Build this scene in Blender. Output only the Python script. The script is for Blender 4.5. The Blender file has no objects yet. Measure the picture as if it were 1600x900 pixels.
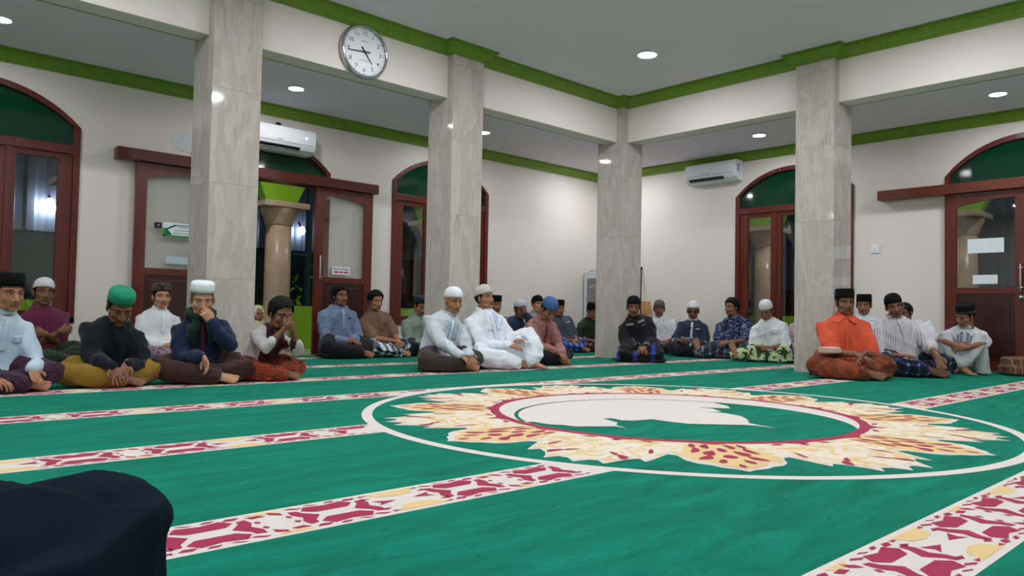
import bpy, bmesh, math, random
import numpy as np
from mathutils import Vector, Matrix, Euler
from mathutils.bvhtree import BVHTree
random.seed(7); RNG = np.random.RandomState(11)
scene = bpy.context.scene
COL = scene.collection
R_ = math.radians

# ------------------------------------------------------------------ camera, world, exposure
F_PX, YAW, PITCH, ROLL, CAM_H = 1179.7, 0.8214, 0.0338, 0.0199, 0.56
def cam_axes():
    f = np.array([math.cos(YAW)*math.cos(PITCH), math.sin(YAW)*math.cos(PITCH), math.sin(PITCH)])
    r = np.cross(f, [0, 0, 1]); r /= np.linalg.norm(r); u = np.cross(r, f)
    return r*math.cos(ROLL)+u*math.sin(ROLL), -r*math.sin(ROLL)+u*math.cos(ROLL), f
CR, CU, CF = cam_axes()
CAM = np.array([0, 0, CAM_H])
cd = bpy.data.cameras.new('camera'); cam = bpy.data.objects.new('camera', cd); COL.objects.link(cam)
m = Matrix.Identity(4)
for i in range(3):
    m[i][0] = CR[i]; m[i][1] = CU[i]; m[i][2] = -CF[i]; m[i][3] = CAM[i]
cam.matrix_world = m
cd.sensor_width = 36; cd.lens = F_PX/1600*36; cd.clip_start = .05; cd.clip_end = 200
scene.camera = cam
def ray(x, y): return CR*((x-800)/F_PX) - CU*((y-450)/F_PX) + CF
def on_floor(x, y, z=0.):
    d = ray(x, y); return CAM + d*(z-CAM_H)/d[2]
def on_plane(x, y, ax, v):
    d = ray(x, y); return CAM + d*(v-CAM[ax])/d[ax]

wd = bpy.data.worlds.new('night_sky'); scene.world = wd; wd.use_nodes = True
wd.node_tree.nodes['Background'].inputs[0].default_value = (.010, .014, .024, 1)
wd.node_tree.nodes['Background'].inputs[1].default_value = 1.0
scene.view_settings.view_transform = 'Standard'; scene.view_settings.look = 'None'
scene.view_settings.gamma = 1.0; scene.view_settings.use_curve_mapping = False
scene.view_settings.exposure = 0.32
scene.cycles.use_denoising = True
NAVE_LAMP, AISLE_LAMP, PORCH_LAMP = 290.0, 240.0, 230.0

# room numbers
XW, YW = 9.95, 8.5            # inner faces of the outer walls
XB, YB = 7.85, 6.35           # nave faces of the beams
XC, YC, CS = 7.75, 6.25, .42  # near faces of the columns, column side
ZB, ZA, ZC = 2.85, 2.97, 3.42 # beam soffit, aisle ceiling, nave ceiling
X0, Y0 = -3.2, -3.2

# ------------------------------------------------------------------ materials
def lin(c):
    out = []
    for v in c[:3]:
        v = v/255.
        out.append(v/12.92 if v <= .04045 else ((v+.055)/1.055)**2.4)
    return (*out, 1.)
MATS = {}
class NT:
    def __init__(s, name):
        s.m = bpy.data.materials.new(name); s.m.use_nodes = True
        s.t = s.m.node_tree; s.b = s.t.nodes['Principled BSDF']; s.out = s.t.nodes['Material Output']
    def n(s, typ, **kw):
        nd = s.t.nodes.new(typ)
        for k, v in kw.items():
            if k.startswith('i_'): nd.inputs[int(k[2:])].default_value = v
            else: setattr(nd, k, v)
        return nd
    def l(s, a, b): s.t.links.new(a, b)
    def coord(s, scale=(1, 1, 1), kind='Object', rot=(0, 0, 0)):
        tc = s.n('ShaderNodeTexCoord'); mp = s.n('ShaderNodeMapping')
        s.l(tc.outputs[kind], mp.inputs[0]); mp.inputs['Scale'].default_value = scale; mp.inputs['Rotation'].default_value = rot
        return mp.outputs[0]
    def noise(s, vec, scale, detail=4, rough=.55, dist=0):
        n = s.n('ShaderNodeTexNoise'); s.l(vec, n.inputs['Vector'])
        n.inputs['Scale'].default_value = scale; n.inputs['Detail'].default_value = detail
        n.inputs['Roughness'].default_value = rough; n.inputs['Distortion'].default_value = dist
        return n.outputs['Fac']
    def ramp(s, fac, stops, interp='LINEAR'):
        r = s.n('ShaderNodeValToRGB'); cr = r.color_ramp; cr.interpolation = interp
        while len(cr.elements) < len(stops): cr.elements.new(.5)
        for e, (p, c) in zip(cr.elements, stops): e.position = p; e.color = c
        s.l(fac, r.inputs[0]); return r.outputs[0]
    def mix(s, fac, a, b, mode='MIX'):
        mx = s.n('ShaderNodeMix', data_type='RGBA', blend_type=mode)
        for v, sock in ((fac, 0), (a, 6), (b, 7)):
            if hasattr(v, 'node'): s.l(v, mx.inputs[sock])
            else: mx.inputs[sock].default_value = v
        return mx.outputs[2]
    def math(s, op, a, b=0.):
        mm = s.n('ShaderNodeMath', operation=op)
        for v, i in ((a, 0), (b, 1)):
            if hasattr(v, 'node'): s.l(v, mm.inputs[i])
            else: mm.inputs[i].default_value = v
        return mm.outputs[0]
    def bump(s, h, strength=.3, dist=.01):
        b = s.n('ShaderNodeBump'); b.inputs['Strength'].default_value = strength; b.inputs['Distance'].default_value = dist
        s.l(h, b.inputs['Height']); s.l(b.outputs[0], s.b.inputs['Normal'])
    def base(s, c, rough=.6, spec=.5, metal=0.):
        if hasattr(c, 'node'): s.l(c, s.b.inputs['Base Color'])
        else: s.b.inputs['Base Color'].default_value = c
        s.b.inputs['Roughness'].default_value = rough; s.b.inputs['Specular IOR Level'].default_value = spec
        s.b.inputs['Metallic'].default_value = metal
        return s.m
def plain(name, rgb, rough=.6, spec=.4, metal=0., var=.06, vscale=6., bump=0., bscale=80.):
    if name in MATS: return MATS[name]
    t = NT(name); c = lin(rgb); v = t.coord()
    f = t.noise(v, vscale, 3)
    a = tuple(min(1, x*(1-var)) for x in c[:3])+(1,); b = tuple(min(1, x*(1+var)) for x in c[:3])+(1,)
    t.base(t.ramp(f, [(.3, a), (.7, b)]), rough, spec, metal)
    if bump: t.bump(t.noise(v, bscale, 3), bump, .004)
    MATS[name] = t.m; return t.m
def emit(name, rgb, strength):
    if name in MATS: return MATS[name]
    t = NT(name); e = t.n('ShaderNodeEmission'); e.inputs[0].default_value = lin(rgb); e.inputs[1].default_value = strength
    t.l(e.outputs[0], t.out.inputs[0]); MATS[name] = t.m; return t.m
def wood(name, rgb, axis=2, rough=.32):
    if name in MATS: return MATS[name]
    t = NT(name); sc = [14, 14, 14]; sc[axis] = 1.2; v = t.coord(tuple(sc)); c = lin(rgb)
    f = t.noise(v, 2.2, 6, .6, .6)
    t.base(t.ramp(f, [(.25, tuple(x*.62 for x in c[:3])+(1,)), (.55, c), (.85, tuple(min(1, x*1.3) for x in c[:3])+(1,))]), rough, .5)
    t.bump(f, .08, .003); MATS[name] = t.m; return t.m
def marble():
    t = NT('travertine_marble'); tc = t.n('ShaderNodeTexCoord'); oi = t.n('ShaderNodeObjectInfo')
    cx = t.n('ShaderNodeCombineXYZ'); t.l(t.math('MULTIPLY', oi.outputs['Random'], 31.), cx.inputs[0]); t.l(t.math('MULTIPLY', oi.outputs['Random'], 17.), cx.inputs[2])
    add = t.n('ShaderNodeVectorMath', operation='ADD'); t.l(tc.outputs['Object'], add.inputs[0]); t.l(cx.outputs[0], add.inputs[1])
    mp = t.n('ShaderNodeMapping'); t.l(add.outputs[0], mp.inputs[0]); mp.inputs['Scale'].default_value = (1.25, 1.25, .34); mp.inputs['Rotation'].default_value = (.1, .12, .3)
    v = mp.outputs[0]
    f1 = t.noise(v, 2.4, 5, .55, 1.4); f2 = t.noise(v, 4.5, 4, .5, 2.0); f3 = t.noise(v, 1.2, 3)
    c = t.ramp(f1, [(.28, lin((168, 158, 149))), (.46, lin((196, 188, 179))), (.6, lin((182, 172, 162))), (.8, lin((206, 200, 192)))])
    vein = t.ramp(f2, [(.44, (0, 0, 0, 1)), (.5, (1, 1, 1, 1)), (.58, (0, 0, 0, 1))])
    c = t.mix(t.math('MULTIPLY', vein, .22), c, lin((222, 216, 208)))
    vein2 = t.ramp(f1, [(.48, (0, 0, 0, 1)), (.515, (1, 1, 1, 1)), (.56, (0, 0, 0, 1))])
    c = t.mix(t.math('MULTIPLY', vein2, .2), c, lin((140, 128, 117)))
    t.base(c, .06, .4); MATS['marble'] = t.m; return t.m
def glass(name, tint=(1, 1, 1), refl=.09, rough=.01):
    if name in MATS: return MATS[name]
    t = NT(name); tr = t.n('ShaderNodeBsdfTransparent'); tr.inputs[0].default_value = (*tint, 1)
    gl = t.n('ShaderNodeBsdfGlossy'); gl.inputs['Roughness'].default_value = rough
    lw = t.n('ShaderNodeLayerWeight'); lw.inputs[0].default_value = .35
    fac = t.math('ADD', t.math('MULTIPLY', lw.outputs['Fresnel'], .6), refl)
    mx = t.n('ShaderNodeMixShader'); t.l(fac, mx.inputs[0]); t.l(tr.outputs[0], mx.inputs[1]); t.l(gl.outputs[0], mx.inputs[2])
    t.l(mx.outputs[0], t.out.inputs[0]); MATS[name] = t.m; return t.m

# ------------------------------------------------------------------ mesh builder
class MB:
    def __init__(s): s.v = []; s.f = []; s.mi = []
    def add(s, vs, fs, mi=0):
        o = len(s.v); s.v += [tuple(map(float, v)) for v in vs]; s.f += [tuple(i+o for i in f) for f in fs]; s.mi += [mi]*len(fs); return s
    def box(s, lo, hi, mi=0):
        x0, y0, z0 = lo; x1, y1, z1 = hi
        return s.add([(x0, y0, z0), (x1, y0, z0), (x1, y1, z0), (x0, y1, z0), (x0, y0, z1), (x1, y0, z1), (x1, y1, z1), (x0, y1, z1)],
                     [(0, 3, 2, 1), (4, 5, 6, 7), (0, 1, 5, 4), (1, 2, 6, 5), (2, 3, 7, 6), (3, 0, 4, 7)], mi)
    def prism(s, poly, z0, z1, mi=0, M=None):
        n = len(poly); vs = [(x, y, z0) for x, y in poly]+[(x, y, z1) for x, y in poly]
        if M is not None: vs = [tuple(M @ Vector(v)) for v in vs]
        return s.add(vs, [tuple(range(n-1, -1, -1)), tuple(range(n, 2*n))]+[(i, (i+1) % n, n+(i+1) % n, n+i) for i in range(n)], mi)
    def loft(s, rings, cap=True, mi=0, closed=True):
        n = len(rings[0]); o = len(s.v); fs = []
        for k in range(len(rings)-1):
            for i in range(n if closed else n-1):
                j = (i+1) % n; fs.append((k*n+i, k*n+j, (k+1)*n+j, (k+1)*n+i))
        if cap: fs += [tuple(range(n-1, -1, -1)), tuple((len(rings)-1)*n+i for i in range(n))]
        return s.add([v for r in rings for v in r], fs, mi)
    def lathe(s, prof, c=(0, 0), n=24, mi=0, cap=True):
        return s.loft([[(c[0]+r*math.cos(2*math.pi*i/n), c[1]+r*math.sin(2*math.pi*i/n), z) for i in range(n)] for r, z in prof], cap, mi)
    def tube(s, pts, rad, n=8, mi=0, round_cap=True, flat=None):
        P = [np.array(p, float) for p in pts]
        if not hasattr(rad, '__len__'): rad = [rad]*len(P)
        rad = list(rad)
        if round_cap:
            for end in (0, 1):
                a, b = (P[0], P[1]) if end == 0 else (P[-1], P[-2]); r = rad[0] if end == 0 else rad[-1]
                d = (a-b); d = d/max(1e-9, np.linalg.norm(d)); ex = [(a+d*r*.6, r*.8), (a+d*r*.92, r*.42)]
                if end == 0:
                    P = [ex[1][0], ex[0][0]]+P; rad = [ex[1][1], ex[0][1]]+rad
                else:
                    P = P+[ex[0][0], ex[1][0]]; rad = rad+[ex[0][1], ex[1][1]]
        rings = []; prev = None
        for i, p in enumerate(P):
            d = P[min(i+1, len(P)-1)]-P[max(i-1, 0)]; d = d/max(1e-9, np.linalg.norm(d))
            if prev is None:
                a = np.array([0, 0, 1.]) if abs(d[2]) < .9 else np.array([1., 0, 0])
                u = np.cross(d, a)
            else: u = prev-d*np.dot(prev, d)
            u = u/np.linalg.norm(u); prev = u; w = np.cross(d, u)
            rings.append([p+rad[i]*(u*math.cos(2*math.pi*k/n)+w*math.sin(2*math.pi*k/n)) for k in range(n)])
        return s.loft(rings, True, mi)
    def ellipsoid(s, c, r, n=12, k=8, M=None, mi=0):
        rings = []
        for a in range(1, k):
            t = math.pi*a/k
            rings.append([(r[0]*math.sin(t)*math.cos(2*math.pi*i/n), r[1]*math.sin(t)*math.sin(2*math.pi*i/n), -r[2]*math.cos(t)) for i in range(n)])
        rings = [[(0+.02*x, .02*y, -r[2]) for x, y, z in rings[0]]]+rings+[[(.02*x, .02*y, r[2]) for x, y, z in rings[-1]]]
        if M is not None: rings = [[tuple(M @ Vector(p)) for p in q] for q in rings]
        return s.loft([[(p[0]+c[0], p[1]+c[1], p[2]+c[2]) for p in q] for q in rings], True, mi)
    def mesh(s, name, mats=(), smooth=False):
        me = bpy.data.meshes.new(name); me.from_pydata(s.v, [], s.f)
        for mm in mats: me.materials.append(mm)
        if len(mats) > 1: me.polygons.foreach_set('material_index', s.mi)
        if smooth: me.polygons.foreach_set('use_smooth', [True]*len(me.polygons))
        me.validate(); me.update(); return me
    def build(s, name, mats, parent=None, smooth=False, loc=None, bevel=0., rot=None, **props):
        if not isinstance(mats, (list, tuple)): mats = [mats]
        o = link(s.mesh(name, mats, smooth), name, parent, loc, rot)
        if bevel:
            b = o.modifiers.new('bevel', 'BEVEL'); b.width = bevel; b.segments = 2; b.limit_method = 'ANGLE'; b.angle_limit = R_(40)
        if props: tag(o, **props)
        return o
def link(me, name, parent=None, loc=None, rot=None):
    o = bpy.data.objects.new(name, me); COL.objects.link(o); o.parent = parent
    if loc is not None: o.location = loc
    if rot is not None: o.rotation_euler = rot
    return o
def tag(o, label=None, cat=None, group=None, kind=None):
    if label: o['label'] = label
    if cat: o['category'] = cat
    if group: o['group'] = group
    if kind: o['kind'] = kind
    return o
def empty(name, loc=(0, 0, 0), rz=0., **props):
    o = bpy.data.objects.new(name, None); COL.objects.link(o); o.location = loc; o.rotation_euler = (0, 0, rz); o.empty_display_size = .1
    return tag(o, **props)
def text_mesh(txt, size, mat, name, parent, M, extrude=.0008, align='CENTER'):
    cu = bpy.data.curves.new(name, 'FONT'); cu.body = txt; cu.size = size; cu.align_x = align; cu.align_y = 'CENTER'; cu.extrude = extrude; cu.resolution_u = 3
    t = bpy.data.objects.new(name+'_c', cu); COL.objects.link(t)
    me = bpy.data.meshes.new_from_object(t.evaluated_get(bpy.context.evaluated_depsgraph_get()))
    bpy.data.objects.remove(t); me.materials.clear(); me.materials.append(mat); me.transform(M)
    return link(me, name, parent)

# ------------------------------------------------------------------ shared materials
M_wall = plain('cream_paint', (229, 220, 212), .55, .3, var=.02, vscale=1.2, bump=.05, bscale=40)
M_ceil = plain('ceiling_paint', (232, 222, 234), .7, .2, var=.015, vscale=1.)
def cornice_mat():
    t = NT('lime_green_cornice'); v = t.coord((1, 1, 1))
    f = t.noise(v, 7, 6, .7, .8)
    c = t.ramp(f, [(.3, lin((92, 134, 32))), (.52, lin((116, 152, 46))), (.66, lin((112, 126, 46))), (.8, lin((126, 160, 54)))])
    MATS['cornice'] = t.base(c, .45, .4); return t.m
M_corn = cornice_mat()
M_lime = plain('lime_wall_paint', (140, 190, 40), .5, .35, var=.04, vscale=2)
M_marb = marble()
M_woodv = wood('red_brown_timber', (98, 36, 24), 2)
M_woodx = wood('red_brown_timber_x', (92, 36, 26), 0)
M_woody = wood('red_brown_timber_y', (112, 50, 32), 1)
M_panel = wood('door_panel_timber', (58, 23, 19), 2, .3)
M_glass = glass('window_glass', (.96, .98, .97), .035)
M_gglass = plain('green_fanlight_glass', (10, 58, 38), .06, .5, var=.03)
M_steel = plain('brushed_steel', (196, 194, 190), .25, .5, 1., var=.02)
M_white = plain('white_plastic', (232, 234, 238), .35, .5, var=.01)
M_black = plain('black_plastic', (14, 15, 18), .4, .5, var=.05)
M_paper = plain('white_paper', (226, 234, 240), .7, .2, var=.02)
M_tilefloor = plain('porch_tile', (196, 196, 188), .12, .5, var=.03, vscale=3)
# ------------------------------------------------------------------ shell
def arch_z(o, u):
    rise = o['top']-o['spring']; r = (o['hw']**2+rise**2)/(2*rise)
    return o['top']-r+math.sqrt(max(0, r*r-(u-o['c'])**2))
def arch_pts(o, n=20, inset=0.):
    hw = o['hw']-inset; q = dict(o, hw=o['hw'])
    return [(o['c']-hw+2*hw*k/n, arch_z(q, o['c']-hw+2*hw*k/n)-inset*(1.0 if 0 < k < n else .9)) for k in range(n+1)]
mapL = lambda u, d, z: (u, YW+d, z)
mapR = lambda u, d, z: (XW+d, u, z)
def make_wall(name, u0, u1, z1, ops, mp, th, mat, z0=0., **kw):
    mb = MB(); quads = []; rev = []; u = u0
    for o in sorted(ops, key=lambda o: o['c']):
        a, b = o['c']-o['hw'], o['c']+o['hw']; quads.append([(u, z0), (a, z0), (a, z1), (u, z1)]); u = b
        if o['bot'] > z0:
            quads.append([(a, z0), (b, z0), (b, o['bot']), (a, o['bot'])]); rev.append(((a, o['bot']), (b, o['bot'])))
        P = arch_pts(o)
        for p, q in zip(P, P[1:]): quads.append([p, q, (q[0], z1), (p[0], z1)]); rev.append((p, q))
        rev += [((a, o['bot']), P[0]), ((b, o['bot']), P[-1])]
    quads.append([(u, z0), (u1, z0), (u1, z1), (u, z1)])
    for q in quads:
        for d in (0, th): mb.add([mp(a, d, z) for a, z in q], [(0, 1, 2, 3)])
    for p, q in rev: mb.add([mp(*p[:1], 0, p[1]), mp(q[0], 0, q[1]), mp(q[0], th, q[1]), mp(p[0], th, p[1])], [(0, 1, 2, 3)])
    return mb.build(name, mat, **kw)
OPL = [dict(c=1.09, hw=.85, bot=.38, spring=2.33, top=2.70), dict(c=3.89, hw=.85, bot=0, spring=2.27, top=2.62), dict(c=6.53, hw=.85, bot=.38, spring=2.33, top=2.70)]
OPR = [dict(c=5.02, hw=.855, bot=.30, spring=2.33, top=2.70), dict(c=2.23, hw=.85, bot=0, spring=2.30, top=2.715)]
make_wall('wall_left', X0, XW+.15, 3.3, OPL, mapL, .15, M_wall, kind='structure')
make_wall('wall_right', Y0, YW, 3.3, OPR, mapR, .15, M_wall, kind='structure')
MB().box((X0-.15, Y0, 0), (X0, YW, 3.6)).build('wall_back', M_wall, kind='structure')
MB().box((X0-.15, Y0-.15, 0), (XW+.15, Y0, 3.6)).build('wall_side', M_wall, kind='structure')
MB().box((X0-.15, Y0-.15, -.15), (XW+.15, YW+.15, -.008)).build('floor', M_tilefloor, kind='structure')
MB().box((X0, Y0, ZC), (XB+.1, YB+.1, ZC+.1)).build('ceiling', M_ceil, kind='structure')
MB().box((X0, YB+.2, ZA), (XW, YW, ZA+.08)).build('ceiling_aisle_left', M_ceil, kind='structure')
MB().box((XB+.2, Y0, ZA), (XW, YB+.2, ZA+.08)).build('ceiling_aisle_right', M_ceil, kind='structure')
# beams between the columns
COLX = [2.38, 4.91]; COLY = [3.45]
def beam(lo, hi, label): MB().box(lo, hi).build('ceiling_beam', M_wall, bevel=.004, kind='structure', label=label)
beam((X0, YB, ZB), (2.38, YB+.22, ZC), 'cream painted beam running into the column by the green cap man')
beam((2.80, YB, ZB), (4.91, YB+.22, ZC), 'cream painted beam carrying the round wall clock')
beam((5.33, YB, ZB), (7.75, YB+.22, ZC), 'cream painted beam between the clock beam and the corner column')
beam((XB, 3.87, ZB), (XB+.22, 6.25, ZC), 'cream painted beam in front of the small air conditioner')
beam((XB, Y0, ZB), (XB+.22, 3.45, ZC), 'cream painted beam beyond the column of the orange shirt man')
# cornices swept along a path, room on the right hand side
def cornice(name, path, zt, prof):
    n = len(path); rings = []
    P = [np.array(p, float) for p in path]
    for i in range(n):
        ns = []
        if i > 0: d = P[i]-P[i-1]; d /= np.linalg.norm(d); ns.append(np.array([d[1], -d[0]]))
        if i < n-1: d = P[i+1]-P[i]; d /= np.linalg.norm(d); ns.append(np.array([d[1], -d[0]]))
        nn = ns[0] if len(ns) == 1 else (ns[0]+ns[1])/(1+ns[0] @ ns[1])
        rings.append([(P[i][0]+nn[0]*o, P[i][1]+nn[1]*o, zt+z) for o, z in prof])
    mb = MB(); mb.loft(rings, True)
    return mb.build(name, M_corn, kind='structure')
PROF = [(-.01, -.12), (.022, -.12), (.022, -.108), (.036, -.10), (.05, -.085), (.066, -.058), (.088, -.036), (.104, -.026), (.104, -.014), (.12, -.012), (.12, .002), (-.01, .002)]
path = [(X0, YB)]
for x in COLX: path += [(x, YB), (x, YC), (x+CS, YC), (x+CS, YB)]
path += [(XC, YB), (XC, YC), (XB, YC), (XB, 3.87), (XC, 3.87), (XC, 3.45), (XB, 3.45), (XB, Y0)]
cornice('trim_1', path, ZC, PROF)
cornice('trim_2', [(X0, YW), (XW, YW), (XW, Y0)], ZA, PROF)
cornice('trim_3', [(XB+.22, Y0), (XB+.22, YB+.22), (X0, YB+.22)], ZA, [(o*.8, z) for o, z in PROF])
# columns clad in marble slabs
def column(x, y, label):
    c = empty('marble_column', (x+CS/2, y+CS/2, 0), label=label, cat='column', group='marble columns of the prayer hall')
    h = CS/2; MB().box((-h+.02, -h+.02, 0), (h-.02, h-.02, 3.41)).build('core', M_marb, c)
    zs = [0, .8, 1.6, 2.4, 3.2, 3.41]
    for z0, z1 in zip(zs, zs[1:]):
        for k in range(4):
            mb = MB().box((-h, -h, z0+.0008), (h if k % 2 == 0 else h, -h+.02, z1-.0008))
            if k % 2: mb = MB().box((-h+.0205, -h, z0+.0008), (h-.0205, -h+.02, z1-.0008))
            o = mb.build('marble_slab', M_marb, c, rot=(0, 0, k*math.pi/2))
column(2.38, YC, 'square marble column behind the man with the dark green scarf')
column(4.91, YC, 'square marble column behind the man in the white robe')
column(XC, YC, 'square marble column standing at the inner corner beside the white cabinet')
column(XC, 3.45, 'square marble column behind the man in the orange shirt')

# ------------------------------------------------------------------ windows and doors
def frame_band(mb, o, mp, wdt, d0, d1, bottom=True):
    a, b = o['c']-o['hw'], o['c']+o['hw']
    outer = [(a, o['bot'])]+arch_pts(o)+[(b, o['bot'])]
    inner = [(a+wdt, o['bot'])]+[(u, z) for u, z in arch_pts(o, 20, wdt)]+[(b-wdt, o['bot'])]
    for k in range(len(outer)-1):
        q = [outer[k], outer[k+1], inner[k+1], inner[k]]
        vs = [mp(u, d0, z) for u, z in q]+[mp(u, d1, z) for u, z in q]
        mb.add(vs, [(0, 1, 2, 3), (7, 6, 5, 4), (0, 4, 5, 1), (1, 5, 6, 2), (2, 6, 7, 3), (3, 7, 4, 0)])
    if bottom: mbox(mb, mp, a, b, d0, d1, o['bot'], o['bot']+wdt)
def mbox(mb, mp, u0, u1, d0, d1, z0, z1, mi=0):
    p, q = mp(u0, d0, z0), mp(u1, d1, z1)
    mb.box([min(i, j) for i, j in zip(p, q)], [max(i, j) for i, j in zip(p, q)], mi)
def fan_pane(o, mp, d, z0, inset, parent):
    P = [p for p in arch_pts(o, 20, inset)]; a, b = P[0][0], P[-1][0]
    poly = [(b, z0), (a, z0)]+P; n = len(poly)
    mb = MB(); mb.add([mp(u, d, z) for u, z in poly]+[mp(u, d+.006, z) for u, z in poly], [tuple(range(n)), tuple(range(2*n-1, n-1, -1))]+[(i, (i+1) % n, n+(i+1) % n, n+i) for i in range(n)])
    mb.build('fanlight_pane', M_gglass, parent)
def window(name, o, mp, trans=2.06, handles=True):
    w = empty(name, mp(o['c'], .05, o['bot']), kind='structure'); M0 = Matrix.Translation(-w.location)
    mp0 = lambda u, d, z: tuple(M0 @ Vector(mp(u, d, z)))
    mb = MB(); frame_band(mb, o, mp0, .06, -.025, .10); mbox(mb, mp0, o['c']-o['hw'], o['c']+o['hw'], -.02, .09, trans, trans+.09)
    for s in (-1, 1): mbox(mb, mp0, o['c']+s*.25-.03, o['c']+s*.25+.03, -.015, .09, o['bot']+.05, trans)
    mb.build('timber_frame', M_woodv, w, bevel=.004)
    for u0, u1, s0, s1 in ((-o['hw']+.06, -.25, .125, .06), (-.25, .25, .105, .105), (.25, o['hw']-.06, .06, .125)):
        a, b = o['c']+u0, o['c']+u1; z0, z1 = o['bot']+.06, trans; mb = MB()
        mbox(mb, mp0, a, a+s0, .0, .045, z0, z1); mbox(mb, mp0, b-s1, b, .0, .045, z0, z1)
        mbox(mb, mp0, a+s0, b-s1, .003, .042, z1-.06, z1); mbox(mb, mp0, a+s0, b-s1, .003, .042, z0, z0+.06)
        leaf = mb.build('casement_leaf', M_woodv, w, bevel=.003)
        pn = MB(); mbox(pn, mp0, a+s0-.004, b-s1+.004, .02, .026, z0+.055, z1-.055); pn.build('pane', M_glass, leaf)
        hx = a+s0*.4 if u0 > -.3 else b-s1*.5
        hb = MB(); hb.tube([mp0(hx, -.03, .60), mp0(hx, -.03, .80)], .007); hb.tube([mp0(hx, .0, .62), mp0(hx, -.03, .62)], .005); hb.tube([mp0(hx, .0, .78), mp0(hx, -.03, .78)], .005)
        hb.build('handle', M_steel, leaf, smooth=True)
    fan_pane(o, mp0, .03, trans+.085, .05, w)
    return w
window('window_1', OPL[0], mapL); window('window_2', OPL[2], mapL); window('window_3', OPR[0], mapR, 2.07)
def door_leaf(mp0, parent, u0, u1, meet, d0, knob=False):
    """panelled sliding leaf: glazed top under a half arch rising to the meeting stile, panel below"""
    z1 = 2.07; st = .112; mb = MB(); d1 = d0+.04
    mbox(mb, mp0, u0, u0+st, d0, d1, .01, z1); mbox(mb, mp0, u1-st, u1, d0, d1, .01, z1)
    mbox(mb, mp0, u0+st, u1-st, d0, d1, .895, .965); mbox(mb, mp0, u0+st, u1-st, d0, d1, .01, .13)
    a, b = u0+st, u1-st; n = 10; pts = []
    for k in range(n+1):
        t = k/n; s = t if meet > 0 else 1-t        # s=1 at the meeting stile
        pts.append((a+(b-a)*t, 1.915+.075*math.sin(s*math.pi*.5)**.8))
    for p, q in zip(pts, pts[1:]):
        vs = [mp0(p[0], d0, p[1]), mp0(q[0], d0, q[1]), mp0(q[0], d0, z1), mp0(p[0], d0, z1)]; vs += [mp0(p[0], d1, p[1]), mp0(q[0], d1, q[1]), mp0(q[0], d1, z1), mp0(p[0], d1, z1)]
        mb.add(vs, [(0, 1, 2, 3), (7, 6, 5, 4), (0, 4, 5, 1), (1, 5, 6, 2), (2, 6, 7, 3), (3, 7, 4, 0)])
    leaf = mb.build('door_leaf', M_woodv, parent)
    pb = MB(); mbox(pb, mp0, a-.005, b+.005, d0+.014, d1-.01, .125, .9); mbox(pb, mp0, a+.05, b-.05, d0+.006, d0+.02, .19, .84); pb.build('lower_panel', M_panel, leaf, bevel=.006)
    poly = [(b, .96), (a, .96)]+[(u, z+.004) for u, z in pts]; n = len(poly); gb = MB()
    gb.add([mp0(u, d0+.018, z) for u, z in poly]+[mp0(u, d0+.024, z) for u, z in poly], [tuple(range(n)), tuple(range(2*n-1, n-1, -1))]+[(i, (i+1) % n, n+(i+1) % n, n+i) for i in range(n)])
    gb.build('pane', M_glass, leaf)
    hu = u1-.05 if meet > 0 else u0+.05
    hb = MB(); hb.tube([mp0(hu, d0-.045, .92), mp0(hu, d0-.045, .97), mp0(hu, d0-.045, 1.07), mp0(hu, d0-.045, 1.17), mp0(hu, d0-.045, 1.22)], [.008, .010, .014, .010, .008])
    for z in (.96, 1.18): hb.tube([mp0(hu, d0, z), mp0(hu, d0-.045, z)], .007); hb.tube([mp0(hu-.018, d0-.045, z), mp0(hu+.018, d0-.045, z)], .008)
    hb.build('handle', M_steel, leaf, smooth=True)
    if knob:
        kb = MB(); kb.tube([mp0(hu, d0, .85), mp0(hu, d0-.012, .85)], .028, 14, round_cap=False); kb.ellipsoid(mp0(hu, d0-.04, .85), (.024, .024, .024)); kb.build('knob', M_steel, leaf, smooth=True)
    return leaf
def sliding_door(name, o, mp, leaves, head, knob, hm):
    w = empty(name, mp(o['c'], 0, 0), kind='structure'); M0 = Matrix.Translation(-w.location)
    mp0 = lambda u, d, z: tuple(M0 @ Vector(mp(u, d, z)))
    mb = MB(); frame_band(mb, o, mp0, .06, -.02, .12, False); mb.build('jamb_frame', M_woodv, w)
    hb = MB(); mbox(hb, mp0, head[0], head[1], -.135, -.002, 2.075, 2.195); hb.build('header_rail', hm, w, bevel=.006)
    tb = MB(); mbox(tb, mp0, o['c']-o['hw']+.05, o['c']+o['hw']-.05, -.0, .1, 2.07, 2.16); tb.build('transom', hm, w)
    fan_pane(o, mp0, .03, 2.15, .05, w)
    for u0, u1, meet in leaves: door_leaf(mp0, w, u0, u1, meet, -.085, knob)
    return w
sliding_door('door_1', OPL[1], mapL, [(2.45, 3.26, 1), (4.52, 5.33, -1)], (2.25, 5.385), False, M_woodx)
sliding_door('door_2', OPR[1], mapR, [(2.232, 3.05, -1), (1.41, 2.228, 1)], (.62, 3.82), True, M_woody)

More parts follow.
